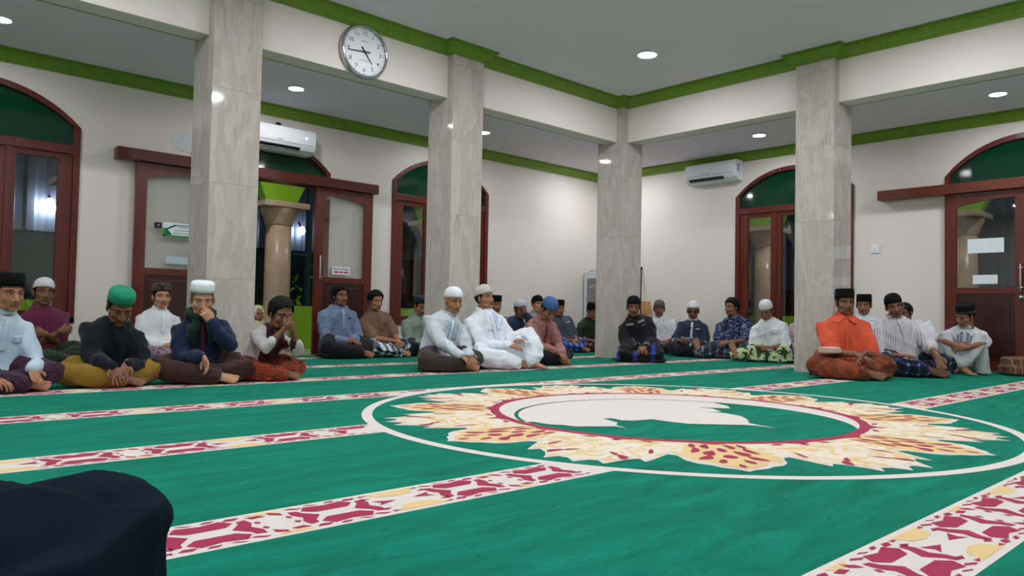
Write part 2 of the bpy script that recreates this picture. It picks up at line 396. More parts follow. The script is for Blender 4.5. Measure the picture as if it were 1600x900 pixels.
# ------------------------------------------------------------------ ceiling lamps
def downlight(x, y, z, r, strength, label, group):
    e = empty('ceiling_downlight', (x, y, z), label=label, cat='ceiling lamp', group=group)
    MB().lathe([(r*1.28, -.001), (r*1.26, -.010), (r*1.04, -.014), (r*1.0, -.006), (r*.98, -.001)], n=28).build('trim_ring', M_white, e, smooth=True)
    MB().lathe([(r*1.0, -.002), (r*1.0, -.010), (r*.9, -.013)], n=28).build('diffuser', emit('lamp_%g' % strength, (247, 250, 255), strength), e)
for x in (6.6, 3.9, 1.2, -1.5):
    for y in (5.0, 2.3, -.4):
        downlight(x, y, ZC, .095, NAVE_LAMP, 'round downlight in the high ceiling nearest the corner column' if (x, y) == (6.6, 5.0) else 'round white downlight set in the high middle ceiling', 'downlights of the high ceiling')
for x, k in ((-1.6, .5), (1.1, .6), (3.8, .8), (6.5, 1.), (9.05, 1.3)): downlight(x, 7.6, ZA, .075, AISLE_LAMP*k, {3.8: 'round downlight in the low ceiling before the open sliding door', 1.1: 'round downlight in the low ceiling before the window by the maroon shirt man', 6.5: 'round downlight in the low ceiling behind the white robe man column', 9.05: 'round downlight in the low ceiling corner above the white cabinet'}.get(x, 'round downlight in the low ceiling past the last window'), 'downlights of the low ceiling by the open door')
for y in (5.02, 2.3, -.4): downlight(9.05, y, ZA, .075, AISLE_LAMP, {5.02: 'round downlight in the low ceiling before the small air conditioner wall', 2.3: 'round downlight in the low ceiling before the closed sliding door'}.get(y, 'round downlight in the low ceiling past the closed door'), 'downlights of the low ceiling by the closed door')

# ------------------------------------------------------------------ carpet
def carpet_mat():
    t = NT('green_carpet_pile'); v = t.coord((1, 1, 1)); v2 = t.coord((1.2, 5, 1), rot=(0, 0, .35))
    f = t.noise(v2, 2.2, 5, .6, .8); g = t.noise(v, 260, 2, .7); h = t.noise(v2, 9, 4, .7, 1.2)
    c = t.ramp(f, [(.25, lin((0, 100, 80))), (.5, lin((0, 124, 100))), (.75, lin((4, 146, 118)))])
    c = t.mix(t.ramp(h, [(.58, (0, 0, 0, 1)), (.70, (.8, .8, .8, 1))]), c, lin((0, 82, 68)))
    c = t.mix(t.math('MULTIPLY', g, .35), c, lin((3, 86, 70)))
    t.base(c, .95, .05); t.b.inputs['Sheen Weight'].default_value = .04
    t.bump(t.math('ADD', t.math('MULTIPLY', g, .5), t.math('MULTIPLY', f, 1.2)), .5, .01); return t.m
def pile(name, rgb, rgb2=None, thr=None):
    t = NT(name); v = t.coord(); g = t.noise(v, 240, 2, .7); c = lin(rgb)
    if rgb2:
        w = t.noise(t.coord((1, 1, 1)), 9., 5, .55, 1.8)
        c = t.ramp(w, [(thr-.015, lin(rgb)), (thr+.015, lin(rgb2))])
        c = t.mix(t.math('MULTIPLY', g, .15), c, lin((150, 128, 90)))
    else: c = t.mix(t.math('MULTIPLY', g, .3), c, tuple(x*.72 for x in c[:3])+(1,))
    t.base(c, .9, .1); t.b.inputs['Sheen Weight'].default_value = .15; t.bump(g, .4, .006); return t.m
M_carpet = carpet_mat(); M_cream = pile('cream_pile', (226, 216, 208)); M_crim = pile('crimson_pile', (166, 28, 72)); M_gold = pile('gold_pile', (232, 200, 140)); M_leaf = pile('cream_gold_pile', (236, 224, 204), (230, 198, 140), .53)
CX, CY, CRAD = 3.70, 2.597, 1.74
from mathutils.geometry import tessellate_polygon
def polys_mesh(mb, polys, z, mi=0):
    for P in polys:
        if sum(p[0]*q[1]-q[0]*p[1] for p, q in zip(P, list(P[1:])+[P[0]])) < 0: P = list(P)[::-1]
        vs = [Vector((x, y, z)) for x, y in P]
        try: tr = tessellate_polygon([vs])
        except Exception: continue
        mb.add(vs, [tuple(t) for t in tr], mi)
carpet = empty('prayer_carpet', (0, 0, 0), label='wall to wall green prayer carpet with patterned row bands and round medallion', cat='carpet')
MB().box((X0, Y0, -.008), (XW, YW, 0)).build('green_pile', M_carpet, carpet)
BW, BS, BY0 = .251, 1.2174, 2.0
def hexmotif(u0):
    out = []
    for q in (-1, 1):
        out.append([(u0+x, q*y) for x, y in [(-.050, .030), (.050, .030), (.080, .060), (.056, .094), (.0, .080), (-.056, .094), (-.080, .060)]])
        out.append([(u0+q*x, y) for x, y in [(.054, .0), (.086, .040), (.090, .064), (.116, .070), (.120, .034), (.104, .0), (.120, -.034), (.116, -.070), (.090, -.064), (.086, -.040)]])
        for sx in (-1, 1):
            for cx, cy, l, w in ((.088, .094, .026, .011), (.030, .104, .022, .007)):
                c = (u0+sx*cx, q*cy); out.append([(c[0]-l, c[1]-.006*sx*q), (c[0]-.3*l, c[1]+w), (c[0]+l, c[1]+.006*sx*q), (c[0]+.3*l, c[1]-w)])
    return out
def starmotif(u0):
    out = []
    for k in range(8):
        if k in (0, 3, 4, 7): continue
        a = R_(22.5+45*k); r = .068; c = (u0+r*math.cos(a)*1.05, r*math.sin(a)*1.25); b = a+.9
        l, w = .027, .014; d = (math.cos(b), math.sin(b)); n = (-d[1], d[0])
        out.append([(c[0]+d[0]*l, c[1]+d[1]*l), (c[0]+n[0]*w+d[0]*.008, c[1]+n[1]*w+d[1]*.008), (c[0]-d[0]*l, c[1]-d[1]*l), (c[0]-n[0]*w-d[0]*.008, c[1]-n[1]*w-d[1]*.008)])
    for sx in (-1, 1):
        for q in (-1, 1): c = (u0+sx*.044, q*.026); out.append([(c[0]-.010, c[1]), (c[0], c[1]+.013), (c[0]+.010, c[1]), (c[0], c[1]-.013)])
    return out
def gapmotif(u0):
    red = []; 
    for s in (-1, 1):
        red.append([(u0+s*.03, .004), (u0+s*.10, .03), (u0+s*.085, .0), (u0+s*.10, -.02)])
        for q in (-1, 1):
            red.append([(u0+s*.085, q*.06), (u0+s*.118, q*.052), (u0+s*.112, q*.075)]); red.append([(u0+s*.075, q*.095), (u0+s*.105, q*.088), (u0+s*.105, q*.104)])
    gold = []
    for q in (-1, 1): gold.append([(u0-.085, q*.106), (u0-.055, q*.06), (u0, q*.046), (u0+.06, q*.055), (u0+.085, q*.106)])
    return red, gold
def band(k):
    yt = BY0+k*BS; yb = yt-BW; yc = (yt+yb)/2; cut = CRAD+.025
    ps = empty_mesh = None
    def half(y): return math.sqrt(cut*cut-(y-CY)**2) if abs(y-CY) < cut else None
    mb = MB(); segs = []
    if half(yt) is None and half(yb) is None: segs = [[(X0, yb), (XW, yb), (XW, yt), (X0, yt)]]
    else:
        ys = [yb+BW*i/10 for i in range(11)]
        for s in (-1, 1):
            edge = [(CX+s*(half(y) or .0), y) for y in ys if half(y) is not None]
            if half(yt) is None:
                top = math.sqrt(max(0, cut*cut-(edge[-1][1]-CY)**2)); y_m = CY+cut
                edge = [(CX+s*half(y), y) for y in [yb+(y_m-.001-yb)*i/10 for i in range(11)]]+[(CX, y_m)]+[(CX, yt)]
            xo = X0 if s < 0 else XW
            P = [(xo, yb)]+edge+[(xo, yt)]; segs.append(P if s < 0 else P[::-1])
    for sg in segs:
        mb = MB(); polys_mesh(mb, [sg], .0008); o = mb.build('row_band', M_cream, carpet)
    red, gold = [], []
    P = .808; u = .746-P*6
    while u < XW+.3:
        red += hexmotif(u)+hexmotif(u+.352)+starmotif(u+.176)
        for q in (-1, 1): gold.append([(u+.176-.05, q*.108), (u+.176-.03, q*.088), (u+.176+.03, q*.088), (u+.176+.05, q*.108)])
        r, g = gapmotif(u+.58); red += r; gold += g; u += P
    def keep(Q):
        Q = [(x, yc+max(-.112, min(.112, y))) for x, y in Q]
        for x, y in Q:
            if not (X0+.05 < x < XW-.05) or math.hypot(x-CX, y-CY) < cut+.015: return None
        return Q
    rb = MB(); polys_mesh(rb, [q for q in map(keep, red) if q], .0016); rb.build('crimson_lattice', M_crim, o, kind='stuff')
    gb = MB(); polys_mesh(gb, [q for q in map(keep, gold) if q], .0015); gb.build('gold_patches', M_gold, o, kind='stuff')
for k in range(-4, 6): band(k)
# medallion
def pol(r, a): return (CX+r*math.cos(R_(a)), CY+r*math.sin(R_(a)))
def annulus(name, rf_in, rf_out, z, mat, parent, n=360):
    mb = MB(); vs = []; fs = []
    for i in range(n):
        a = 360*i/n; vs += [(*pol(rf_in(a), a), z), (*pol(rf_out(a), a), z)]
    for i in range(n): j = (i+1) % n; fs.append((2*i, 2*i+1, 2*j+1, 2*j))
    mb.add(vs, fs); return mb.build(name, mat, parent)
annulus('medallion_ring', lambda a: CRAD-.028, lambda a: CRAD+.028, .0012, M_cream, carpet)
RP = [(0, 1.65), (1.2, 1.615), (3, 1.59), (4.4, 1.55), (6.0, 1.53), (7.6, 1.48), (8.8, 1.38), (10.4, 1.36), (12.0, 1.47), (13.2, 1.55), (14.4, 1.50), (16.2, 1.545), (17.4, 1.60), (18.1, 1.665), (19.4, 1.60), (21, 1.61), (22.5, 1.67),
      (24, 1.61), (25.2, 1.60), (26.6, 1.66), (27.6, 1.60), (28.8, 1.54), (30.6, 1.50), (31.7, 1.56), (33.0, 1.47), (34.6, 1.36), (36.2, 1.38), (37.4, 1.48), (39, 1.53), (40.6, 1.55), (42, 1.59), (43.8, 1.615), (45, 1.65)]
ra = [p[0] for p in RP]; rr = [p[1] for p in RP]
rout = lambda a: float(np.interp(a % 45, ra, rr))
rosette = annulus('rosette', lambda a: 1.03, rout, .0011, M_cream, carpet, 1440)
annulus('leaf_field', lambda a: 1.035, lambda a: rout(a)-.022-.02*abs(math.sin(R_(a*24))), .0018, M_leaf, rosette, 1440)
red, gold = [], []
def lens(a, r, length, width, tilt, bend=0.):
    c = np.array([r*math.cos(R_(a)), r*math.sin(R_(a))]); d0 = R_(a+tilt); d = np.array([math.cos(d0), math.sin(d0)]); n = np.array([-d[1], d[0]])
    up, dn = [], []
    for i in range(9):
        t = i/8*2-1; w = width*1.5*(1-t*t)**.7*(1+.25*t); o = bend*(1-t*t)
        p = c+d*length*t+n*o; up.append(tuple(p+n*w+np.array([CX, CY]))); dn.append(tuple(p-n*w+np.array([CX, CY])))
    return up+dn[::-1][1:-1]
for k in range(8):
    a = 45*k
    gold.append([pol(r, a+o) for o, r in [(-5.5, 1.06), (-7.5, 1.2), (-8.2, 1.36), (-6.6, 1.45), (-4.2, 1.49), (-2.4, 1.56), (0, 1.61), (2.4, 1.56), (4.2, 1.49), (6.6, 1.45), (8.2, 1.36), (7.5, 1.2), (5.5, 1.06)]])
    for s in (-1, 1):
        red += [lens(a+s*4.4, 1.40, .055, .016, s*28, -s*.012), lens(a+s*2.6, 1.30, .062, .017, s*12, s*.01), lens(a+s*5.6, 1.24, .07, .012, s*8, -s*.01), lens(a+s*2.0, 1.47, .045, .011, s*14), lens(a+s*2.2, 1.14, .06, .012, s*6, s*.012), lens(a+s*5.4, 1.13, .05, .010, s*3)]
        red += [lens(a+22.5+s*5.2, 1.50, .05, .013, s*24, s*.01), lens(a+22.5+s*3.4, 1.44, .04, .008, s*34, s*.008), lens(a+22.5+s*9.2, 1.33, .06, .007, s*4)]
        red.append(lens(a+22.5+s*7, 1.08, .035, .01, 70*s))
    red += [lens(a, 1.37, .04, .02, 0), lens(a, 1.555, .035, .009, 0), lens(a, 1.22, .05, .013, 0), lens(a+22.5, 1.09, .03, .012, 0)]
gb = MB(); polys_mesh(gb, gold, .0022); gb.build('gold_spearheads', M_gold, rosette, kind='stuff')
rb = MB(); polys_mesh(rb, red, .0027); rb.build('crimson_petals', M_crim, rosette, kind='stuff')
annulus('crimson_ring', lambda a: 1.0, lambda a: 1.052+.03*max(0, math.cos(R_(a*16)))**3, .0030, M_crim, carpet, 720)
# crescent: disc minus an off-centre disc
ic, ir = np.array([-.165, -.165]), .905
cres = []
an = [a for a in np.linspace(-180, 180, 361)]
out = [a for a in np.arange(225-360, 225, 1.) if np.hypot(*(np.array([math.cos(R_(a)), math.sin(R_(a))])*1.002-ic)) > ir]
cres = [pol(1.002, a) for a in out]
inn = []
for a in np.arange(45+170, 45-170, -1.5):
    p = ic+ir*np.array([math.cos(R_(a)), math.sin(R_(a))])
    if np.hypot(*p) < 1.0: inn.append((CX+p[0], CY+p[1]))
s0 = np.array(out); 
if abs(((out[0]-285) % 360)) < 40 or abs(((out[0]-285) % 360)-360) < 40: cres2 = cres+inn
else: cres2 = cres+inn[::-1]
if np.hypot(cres[-1][0]-inn[0][0], cres[-1][1]-inn[0][1]) > np.hypot(cres[-1][0]-inn[-1][0], cres[-1][1]-inn[-1][1]): inn = inn[::-1]
mb = MB(); polys_mesh(mb, [cres+inn], .0024); mb.build('crescent', M_cream, carpet)
sil_px = [(816, 659.4), (834, 660), (847, 662), (860, 664), (879, 664.6), (897.5, 667), (962, 667), (980, 670), (963, 665), (965, 661), (942.5, 655), (955, 654), (972.5, 657.5), (989, 658), (1019, 655.6), (1047.5, 659.8), (1075.6, 662.8), (1120, 664), (1160, 664.6), (1182.5, 666), (1214, 670), (1171, 662), (1167.5, 655.6), (1158, 651), (1132, 646), (1105.6, 644.4), (1128, 644), (1113, 639), (1089, 637), (1141, 638.8), (1137.5, 635), (1124, 632)]
sil = [tuple(on_floor(x, y)[:2]) for x, y in sil_px]
arc = []
for a in np.arange(20, 165, 3):
    p = ic+(ir-.022)*np.array([math.cos(R_(a)), math.sin(R_(a))]); arc.append((CX+p[0], CY+p[1]))
mb = MB(); polys_mesh(mb, [sil+arc], .0026); mb.build('white_silhouette', M_cream, carpet)
# ------------------------------------------------------------------ porch and night yard
PY, PX = 10.40, 11.90
M_dark = plain('dark_yard_ground', (26, 28, 28), .9, .1, var=.2)
M_dgreen = plain('dark_green_paint', (10, 52, 46), .5, .4)
M_corr = plain('corrugated_metal', (120, 132, 150), .45, .5, .2, var=.1, vscale=1.5)
M_pcol = plain('porch_column_stone', (206, 180, 150), .3, .5, var=.14, vscale=5)
MB().box((-1, YW+.15, -.2), (PX+.3, PY+.3, -.03)).build('porch_floor', M_tilefloor, kind='structure')
MB().box((XW+.15, -1, -.2), (PX+.3, YW+.15, -.031)).build('porch_floor_side', M_tilefloor, kind='structure')
MB().box((-1, YW+.15, 3.1), (PX+.3, PY+.3, 3.2)).build('porch_ceiling', M_ceil, kind='structure')
MB().box((XW+.15, -1, 3.1), (PX+.3, YW+.15, 3.2)).build('porch_ceiling_side', M_ceil, kind='structure')
MB().box((-8, PY+.3, -.3), (24, 24, -.2)).build('yard_ground', M_dark, kind='structure')
MB().box((PX+.3, -8, -.3), (24, PY+.3, -.2)).build('yard_ground_side', M_dark, kind='structure')
mapPL = lambda u, d, z: (u, PY-.1+d, z)
mapPR = lambda u, d, z: (PX-.1+d, u, z)
xs = [-.1, 2.45, 4.98, 7.8, 10.6]; ys = [.45, 3.45, 6.45, 9.45]
make_wall('arcade_wall_left', -1, PX+.1, 3.1, [dict(c=(a+b)/2, hw=(b-a)/2-.23, bot=2.1, spring=2.102, top=2.92) for a, b in zip(xs, xs[1:])], mapPL, .2, M_lime, 2.1, kind='structure')
make_wall('arcade_wall_right', -1, PY-.1, 3.1, [dict(c=(a+b)/2, hw=1.27, bot=2.1, spring=2.102, top=2.95) for a, b in zip(ys, ys[1:])], mapPR, .2, M_lime, 2.1, kind='structure')
MB().box((-1, PY, -.03), (PX, PY+.12, .61)).build('porch_parapet', M_lime, kind='structure')
MB().box((PX, -1, -.03), (PX+.12, PY, .61)).build('porch_parapet_side', M_lime, kind='structure')
def porch_column(x, y, label):
    r = .185; e = empty('porch_column', (x, y, -.03), label=label, cat='column', group='round porch columns')
    MB().lathe([(r+.05, 0), (r+.05, .1), (r+.02, .14), (r, .18), (r*1.0, 1.0), (r*.97, 1.8)], n=28).build('shaft', M_pcol, e, smooth=True)
    MB().lathe([(r*.97, 1.80), (r+.015, 1.82), (r+.015, 1.85), (r+.03, 1.87), (r+.035, 1.92), (r+.07, 1.97), (r+.075, 2.0), (r+.085, 2.03), (r+.085, 2.05)], n=28).build('capital', M_pcol, e, smooth=True)
    MB().box((-r-.16, -r-.1, 2.05), (r+.16, r+.1, 2.13)).build('abacus', M_pcol, e, bevel=.01)
porch_column(4.98, PY-.02, 'round stone porch column seen through the open sliding door')
porch_column(2.45, PY-.02, 'round stone porch column hidden behind the left door leaf')
porch_column(7.8, PY-.02, 'round stone porch column outside beyond the white robe column')
porch_column(PX-.02, 6.45, 'round stone porch column outside the glazed doors behind the white cap man')
porch_column(PX-.02, 3.45, 'round stone porch column behind the glass of the closed sliding door')
def plamp(x, y):
    downlight(x, y, 3.1, .07, PORCH_LAMP, 'small round lamp in the porch ceiling outside', 'porch ceiling lamps')
for x in (1.2, 4.2, 7.2): plamp(x, 9.4)
for y in (2.2, 5.4): plamp(11., y)
# corrugated fence beyond the yard
def fence(a, b, axis, v, z0, z1, label):
    e = empty('yard_fence', (a, v, 0) if axis == 0 else (v, a, 0), 0 if axis == 0 else math.pi/2, label=label, cat='fence')
    n = int((b-a)/.9)
    for k in range(n):
        mb = MB(); pts = []
        for i in range(19):
            u = i/18*.9; q = (i % 6); d = .0 if q < 3 else .03
            pts.append((u+.004, d))
        poly = pts+[(x, y+.004) for x, y in pts[::-1]]
        mb.prism(poly, z0, z1); mb.build('corrugated_sheet', M_corr, e, loc=(k*.9, 0, 0))
    MB().box((0, .05, 0), (n*.9, .12, z0+.03)).build('dark_base_screen', M_dgreen, e)
    return e
fence(0, 14.4, 0, 13.6, 1.7, 3.6, 'grey corrugated fence across the yard beyond the open door')
fence(0, 11.7, 1, 16.5, 1.2, 3.4, 'grey corrugated fence across the yard beyond the closed door')
xq = on_plane(487, 400, 1, PY-.05)[0]
MB().box((xq-.035, PY+.02, .61), (xq+.035, PY+.1, 2.5)).box((xq-.28, PY+.03, 1.36), (xq, PY+.08, 1.41)).build('screen_post', M_dgreen, label='dark green screen post on the lime parapet outside the open door', cat='post')
# yard plants and lamps
M_leafg = plain('bright_leaf', (140, 190, 50), .5, .4, var=.3, vscale=30); M_leafd = plain('dim_leaf', (50, 84, 40), .6, .3, var=.3, vscale=30); M_stem = plain('stem_brown', (70, 66, 40), .8, .2)
def plant(x, y, h, n, mat, spread, label, seed):
    rg = random.Random(seed); e = empty('yard_plant', (x, y, -.2), label=label, cat='plant'); st = MB(); lf = MB()
    st.tube([(0, 0, 0), (.02, .01, h*.5), (0, 0, h)], [.02, .016, .006], 6)
    for k in range(n):
        a = rg.uniform(0, 6.28); z = h*rg.uniform(.45, 1.05); r = rg.uniform(.05, spread); c = Vector((r*math.cos(a), r*math.sin(a), z))
        st.tube([(0, 0, z-.12), tuple(c)], .004, 4); L = rg.uniform(.09, .16)
        M = Matrix.Translation(c) @ Euler((rg.uniform(-.9, .9), rg.uniform(-.9, .9), a)).to_matrix().to_4x4()
        P = [(0, 0, 0), (L*.35, L*.28, .01), (L*.75, L*.2, 0), (L, 0, -.02), (L*.75, -L*.2, 0), (L*.35, -L*.28, .01), (L*.5, 0, -.012)]
        lf.add([tuple(M @ Vector(p)) for p in P], [(0, 1, 6), (1, 2, 6), (2, 3, 6), (3, 4, 6), (4, 5, 6), (5, 0, 6)])
    st.build('stem', M_stem, e); lf.build('foliage', mat, e, kind='stuff')
q = on_plane(475, 432, 1, 11.3); plant(q[0], q[1], 1.35, 26, M_leafg, .2, 'bright green leafy plant in the yard seen through the open door', 3)
q = on_plane(403, 440, 1, 11.4); plant(q[0], q[1], 1.1, 30, M_leafd, .3, 'dim leafy plant in the yard beside the porch column', 4)
q = on_plane(645, 415, 1, 11.6); plant(q[0], q[1], 1.7, 60, M_leafd, .4, 'tall dim plant outside the window beside the white shirt men', 5)
q = on_plane(470, 356, 1, 13.52)
e = empty('yard_lamp', tuple(q), label='small white lamp on the corrugated fence beyond the porch', cat='lamp')
MB().tube([(0, 0, .0), (0, .07, .10)], .02).build('bracket', M_black, e); MB().ellipsoid((0, -.05, -.06), (.06, .06, .08)).build('globe', emit('yard_globe', (225, 235, 255), 28.), e, smooth=True)

q = on_plane(78, 316, 1, 13.52)
e = empty('yard_lamp', tuple(q), label='bright white lamp on the fence seen through the window by the maroon shirt man', cat='lamp')
MB().tube([(0, 0, .0), (0, .07, .10)], .02).build('bracket', M_black, e); MB().lathe([(.03, .06), (.05, .0), (.11, -.1), (.10, -.12)], n=18).build('globe', emit('yard_globe_b', (235, 240, 255), 26.), e, smooth=True)
# ------------------------------------------------------------------ air conditioners
def air_con(name, loc, rz, L, label):
    e = empty(name, loc, rz, label=label, cat='air conditioner')
    prof = [(0, 0), (0, .30), (-.17, .30), (-.205, .285), (-.22, .25), (-.222, .16), (-.215, .09), (-.19, .045), (-.12, .005), (-.04, 0)]
    rings = [[(x, y*s+(1-s)*-.1, .15+(z-.15)*s) for y, z in prof] for x, s in ((0, .96), (.012, 1), (L-.012, 1), (L, .96))]
    MB().loft(rings).build('casing', M_white, e, bevel=.003)
    P = lambda y, z: (y, z)
    sl = MB(); x0, x1 = .07, L-.2
    sl.add([(x0, -.2135, .068), (x1, -.2135, .068), (x1, -.172, .026), (x0, -.172, .026), (x0, -.19, .075), (x1, -.19, .075), (x1, -.15, .035), (x0, -.15, .035)], [(0, 1, 2, 3), (7, 6, 5, 4), (0, 4, 5, 1), (1, 5, 6, 2), (2, 6, 7, 3), (3, 7, 4, 0)])
    sl.build('air_outlet', M_black, e)
    MB().box((x0, -.185, .008), (x1, -.13, .014)).build('louver_flap', M_white, e, rot=(R_(-8), 0, 0))
    MB().box((.03, -.2235, .105), (L-.03, -.2195, .109)).build('panel_seam', plain('seam_grey', (120, 124, 132), .5), e)
    MB().box((L*.42, -.2232, .125), (L*.42+.07, -.2222, .135)).build('maker_mark', plain('mark_grey', (150, 154, 165), .5), e)
    return e
a1 = air_con('air_conditioner', (3.57, YW-.005, 2.415), 0, .85, 'white split air conditioner above the open sliding door')
MB().ellipsoid((.72, -.222, .19), (.014, .004, .014)).build('status_light', emit('ac_led', (255, 255, 255), 4.), a1)
MB().box((.42, -.06, .3), (.47, -.01, .36)).build('pipe_clip', M_black, a1)
a2 = air_con('air_conditioner', (XW-.005, 6.63, 2.57), -math.pi/2, .86, 'white split air conditioner on the wall beside the corner column')
MB().box((.862, -.13, .12), (.866, -.12, .24)).box((.862, -.17, .2), (.866, -.155, .22)).box((.862, -.165, .15), (.866, -.155, .165)).build('side_label', M_black, a2)

# ------------------------------------------------------------------ wall clock
ck = empty('wall_clock', (3.86, YB-.001, 3.07), label='round chrome wall clock with white dial hung on the beam', cat='clock')
TM = Matrix.Rotation(math.pi/2, 4, 'X')
def cl(prof, nm, mat, **k):
    mb = MB(); mb.lathe(prof, n=64, cap=(nm != 'rim')); mb.v = [tuple(TM @ Vector(v)) for v in mb.v]; return mb.build(nm, mat, ck, **k)
M_chrome = plain('chrome', (205, 206, 210), .12, .5, 1., var=.01)
cl([(.25, 0), (.262, .01), (.265, .03), (.258, .05), (.245, .058), (.236, .055), (.232, .045)], 'rim', M_chrome, smooth=True)
cl([(.234, .02), (.234, .032)], 'dial', plain('dial_white', (236, 238, 244), .4, .4, var=.005))
M_ink = plain('clock_ink', (40, 44, 56), .5, .3)
for k in range(1, 13):
    a = R_(90-30*k); r = .178
    ds = str(k)
    for i_, ch in enumerate(ds): text_mesh(ch, .056, M_ink, 'numeral', ck, TM @ Matrix.Translation((r*math.cos(a)+(i_-(len(ds)-1)/2)*.029, r*math.sin(a), .033)))
tk = MB()
for k in range(60):
    a = R_(6*k); w, l = (.004, .008) if k % 5 == 0 else (.0016, .006); r = .218
    M = TM @ Matrix.Rotation(a, 4, 'Z') @ Matrix.Translation((0, r, .0325))
    tk.add([tuple(M @ Vector(p)) for p in ((-w, -l, 0), (w, -l, 0), (w, l, 0), (-w, l, 0))], [(0, 1, 2, 3)])
tk.build('minute_marks', M_ink, ck, kind='stuff')
def hand(nm, ang, l, back, w, z):
    M = TM @ Matrix.Rotation(R_(-ang), 4, 'Z'); mb = MB(); mb.prism([(-w, -back), (w, -back), (w, 0), (w*.45, l), (-w*.45, l), (-w, 0)], z, z+.003, M=M); mb.build(nm, M_ink, ck)
hand('hour_hand', 142, .135, .055, .007, .036); hand('minute_hand', 264.5, .185, .06, .006, .040)
cl([(.010, .036), (.010, .046)], 'hub', M_ink)
for z in (.10, -.085): MB().box((-.045, -.0335, z-.004), (.045, -.0328, z+.004)).build('dial_print', plain('faint_print', (170, 174, 186), .5), ck)

# ------------------------------------------------------------------ notices on the doors, switch, plaster patch
def plate(name, pts, ax, v, th, mat, **kw):
    P = [on_plane(x, y, ax, v) for x, y in pts]; lo = np.min(P, 0); hi = np.max(P, 0)
    c = (lo+hi)/2; e = empty(name, tuple(c), **kw); w = (hi[1-ax]-lo[1-ax])/2; h = (hi[2]-lo[2])/2
    e.rotation_euler = (0, 0, 0) if ax == 1 else (0, 0, -math.pi/2)
    MB().box((-w, -th, -h), (w, 0, h)).build('board', mat, e, bevel=.001)
    return e, w, h
DL, DR = YW-.086, XW-.086
M_grn = plain('notice_green', (60, 140, 50), .5, .3); M_dgn = plain('notice_dark_green', (16, 92, 62), .5, .3); M_txt = plain('notice_grey_text', (150, 158, 172), .6, .2)
e, w, h = plate('notice_board', [(254, 347), (318, 374)], 1, DL, .012, M_paper, label='white notice with green border on the glass of the left sliding leaf', cat='sign')
MB().box((-w, -.0135, -h), (w, -.0122, -h+.018)).box((-w, -.0135, -h), (-w+.03, -.0122, h*.2)).build('light_green_edge', M_grn, e)
mb = MB(); mb.add([(-w+.03, -.0136, h*.15), (-w+.12, -.0136, h*.75), (w, -.0136, h*.75), (w, -.0136, h*.62), (-w+.14, -.0136, h*.6), (-w+.05, -.0136, .0), (-w+.10, -.0136, -h+.02), (-w+.03, -.0136, -h+.02)], [(0, 1, 4, 5), (1, 2, 3, 4), (0, 5, 6, 7)]); mb.build('dark_green_swoosh', M_dgn, e)
tb = MB()
for k, (a, b) in enumerate(((-.12, .07), (-.16, .12), (-.17, .1))): tb.box((a+.06, -.0137, h*.32-k*.032), (b+.06, -.0132, h*.32-k*.032+.010))
tb.build('small_print', M_txt, e, kind='stuff')
e, w, h = plate('door_handle_lock', [(241, 347), (252, 357)], 1, DL, .02, M_black, label='small black lock plate on the left sliding leaf beside the notice', cat='lock')
MB().ellipsoid((0, -.022, 0), (.012, .008, .012)).build('lock_button', M_steel, e)
e, w, h = plate('paper_notice', [(259, 400), (318, 415)], 1, DL, .006, plain('pale_blue_paper', (178, 196, 208), .5, .3), label='pale blue paper strip at the bottom of the left leaf glass', cat='paper')
e, w, h = plate('door_sign', [(518.5, 416), (546, 430)], 1, DL, .008, M_paper, label='white sign with dark and red lettering on the right sliding leaf', cat='sign')
TS = Matrix.Rotation(math.pi/2, 4, 'X'); M_navy = plain('sign_navy', (28, 38, 70), .5); M_red = plain('sign_red', (190, 30, 44), .5)
text_mesh('PINTU GESER', .036, M_navy, 'lettering', e, TS @ Matrix.Translation((-.014, h*.34, .0085)))
mb = MB(); mb.add([(w-.03, -.009, h*.34+.014), (w-.012, -.009, h*.34), (w-.03, -.009, h*.34-.014)], [(0, 1, 2)]); mb.build('arrow', M_red, e)
mb = MB()
for a, b in ((-.8, -.32), (-.22, .18), (.26, .84)): mb.box((a*w, -.0092, -h*.62), (b*w, -.0082, -h*.18))
mb.build('red_lettering', M_red, e, kind='stuff')
plate('paper_notice', [(1512, 374), (1569, 394)], 0, DR, .006, M_paper, label='large white paper notice on the glass of the closed sliding door', cat='paper')
plate('paper_notice', [(1520, 430), (1559, 443.5)], 0, DR, .006, M_paper, label='small white paper notice below the large one on the closed door', cat='paper')
e, w, h = plate('light_switch', [(1361.5, 383), (1374.5, 395)], 0, XW-.001, .012, M_white, label='white light switch on the wall left of the closed sliding door', cat='switch')
MB().box((-w*.5, -.017, -h*.5), (w*.5, -.012, h*.5)).build('rocker', M_white, e, bevel=.002)
pp = [(266, 216), (275, 209), (300, 206), (316, 210), (316, 236), (296, 239), (283, 234), (272, 226)]
P = [on_plane(x, y, 1, YW-.001) for x, y in pp]; mb = MB(); n = len(P)
mb.add([tuple(p) for p in P]+[(p[0], p[1]-.003, p[2]) for p in P], [tuple(range(n)), tuple(range(2*n-1, n-1, -1))]+[(i, (i+1) % n, n+(i+1) % n, n+i) for i in range(n)])
mb.build('plaster_patch', plain('bare_plaster', (216, 218, 222), .9, .1, var=.05, vscale=20), bpy.data.objects['wall_left'])

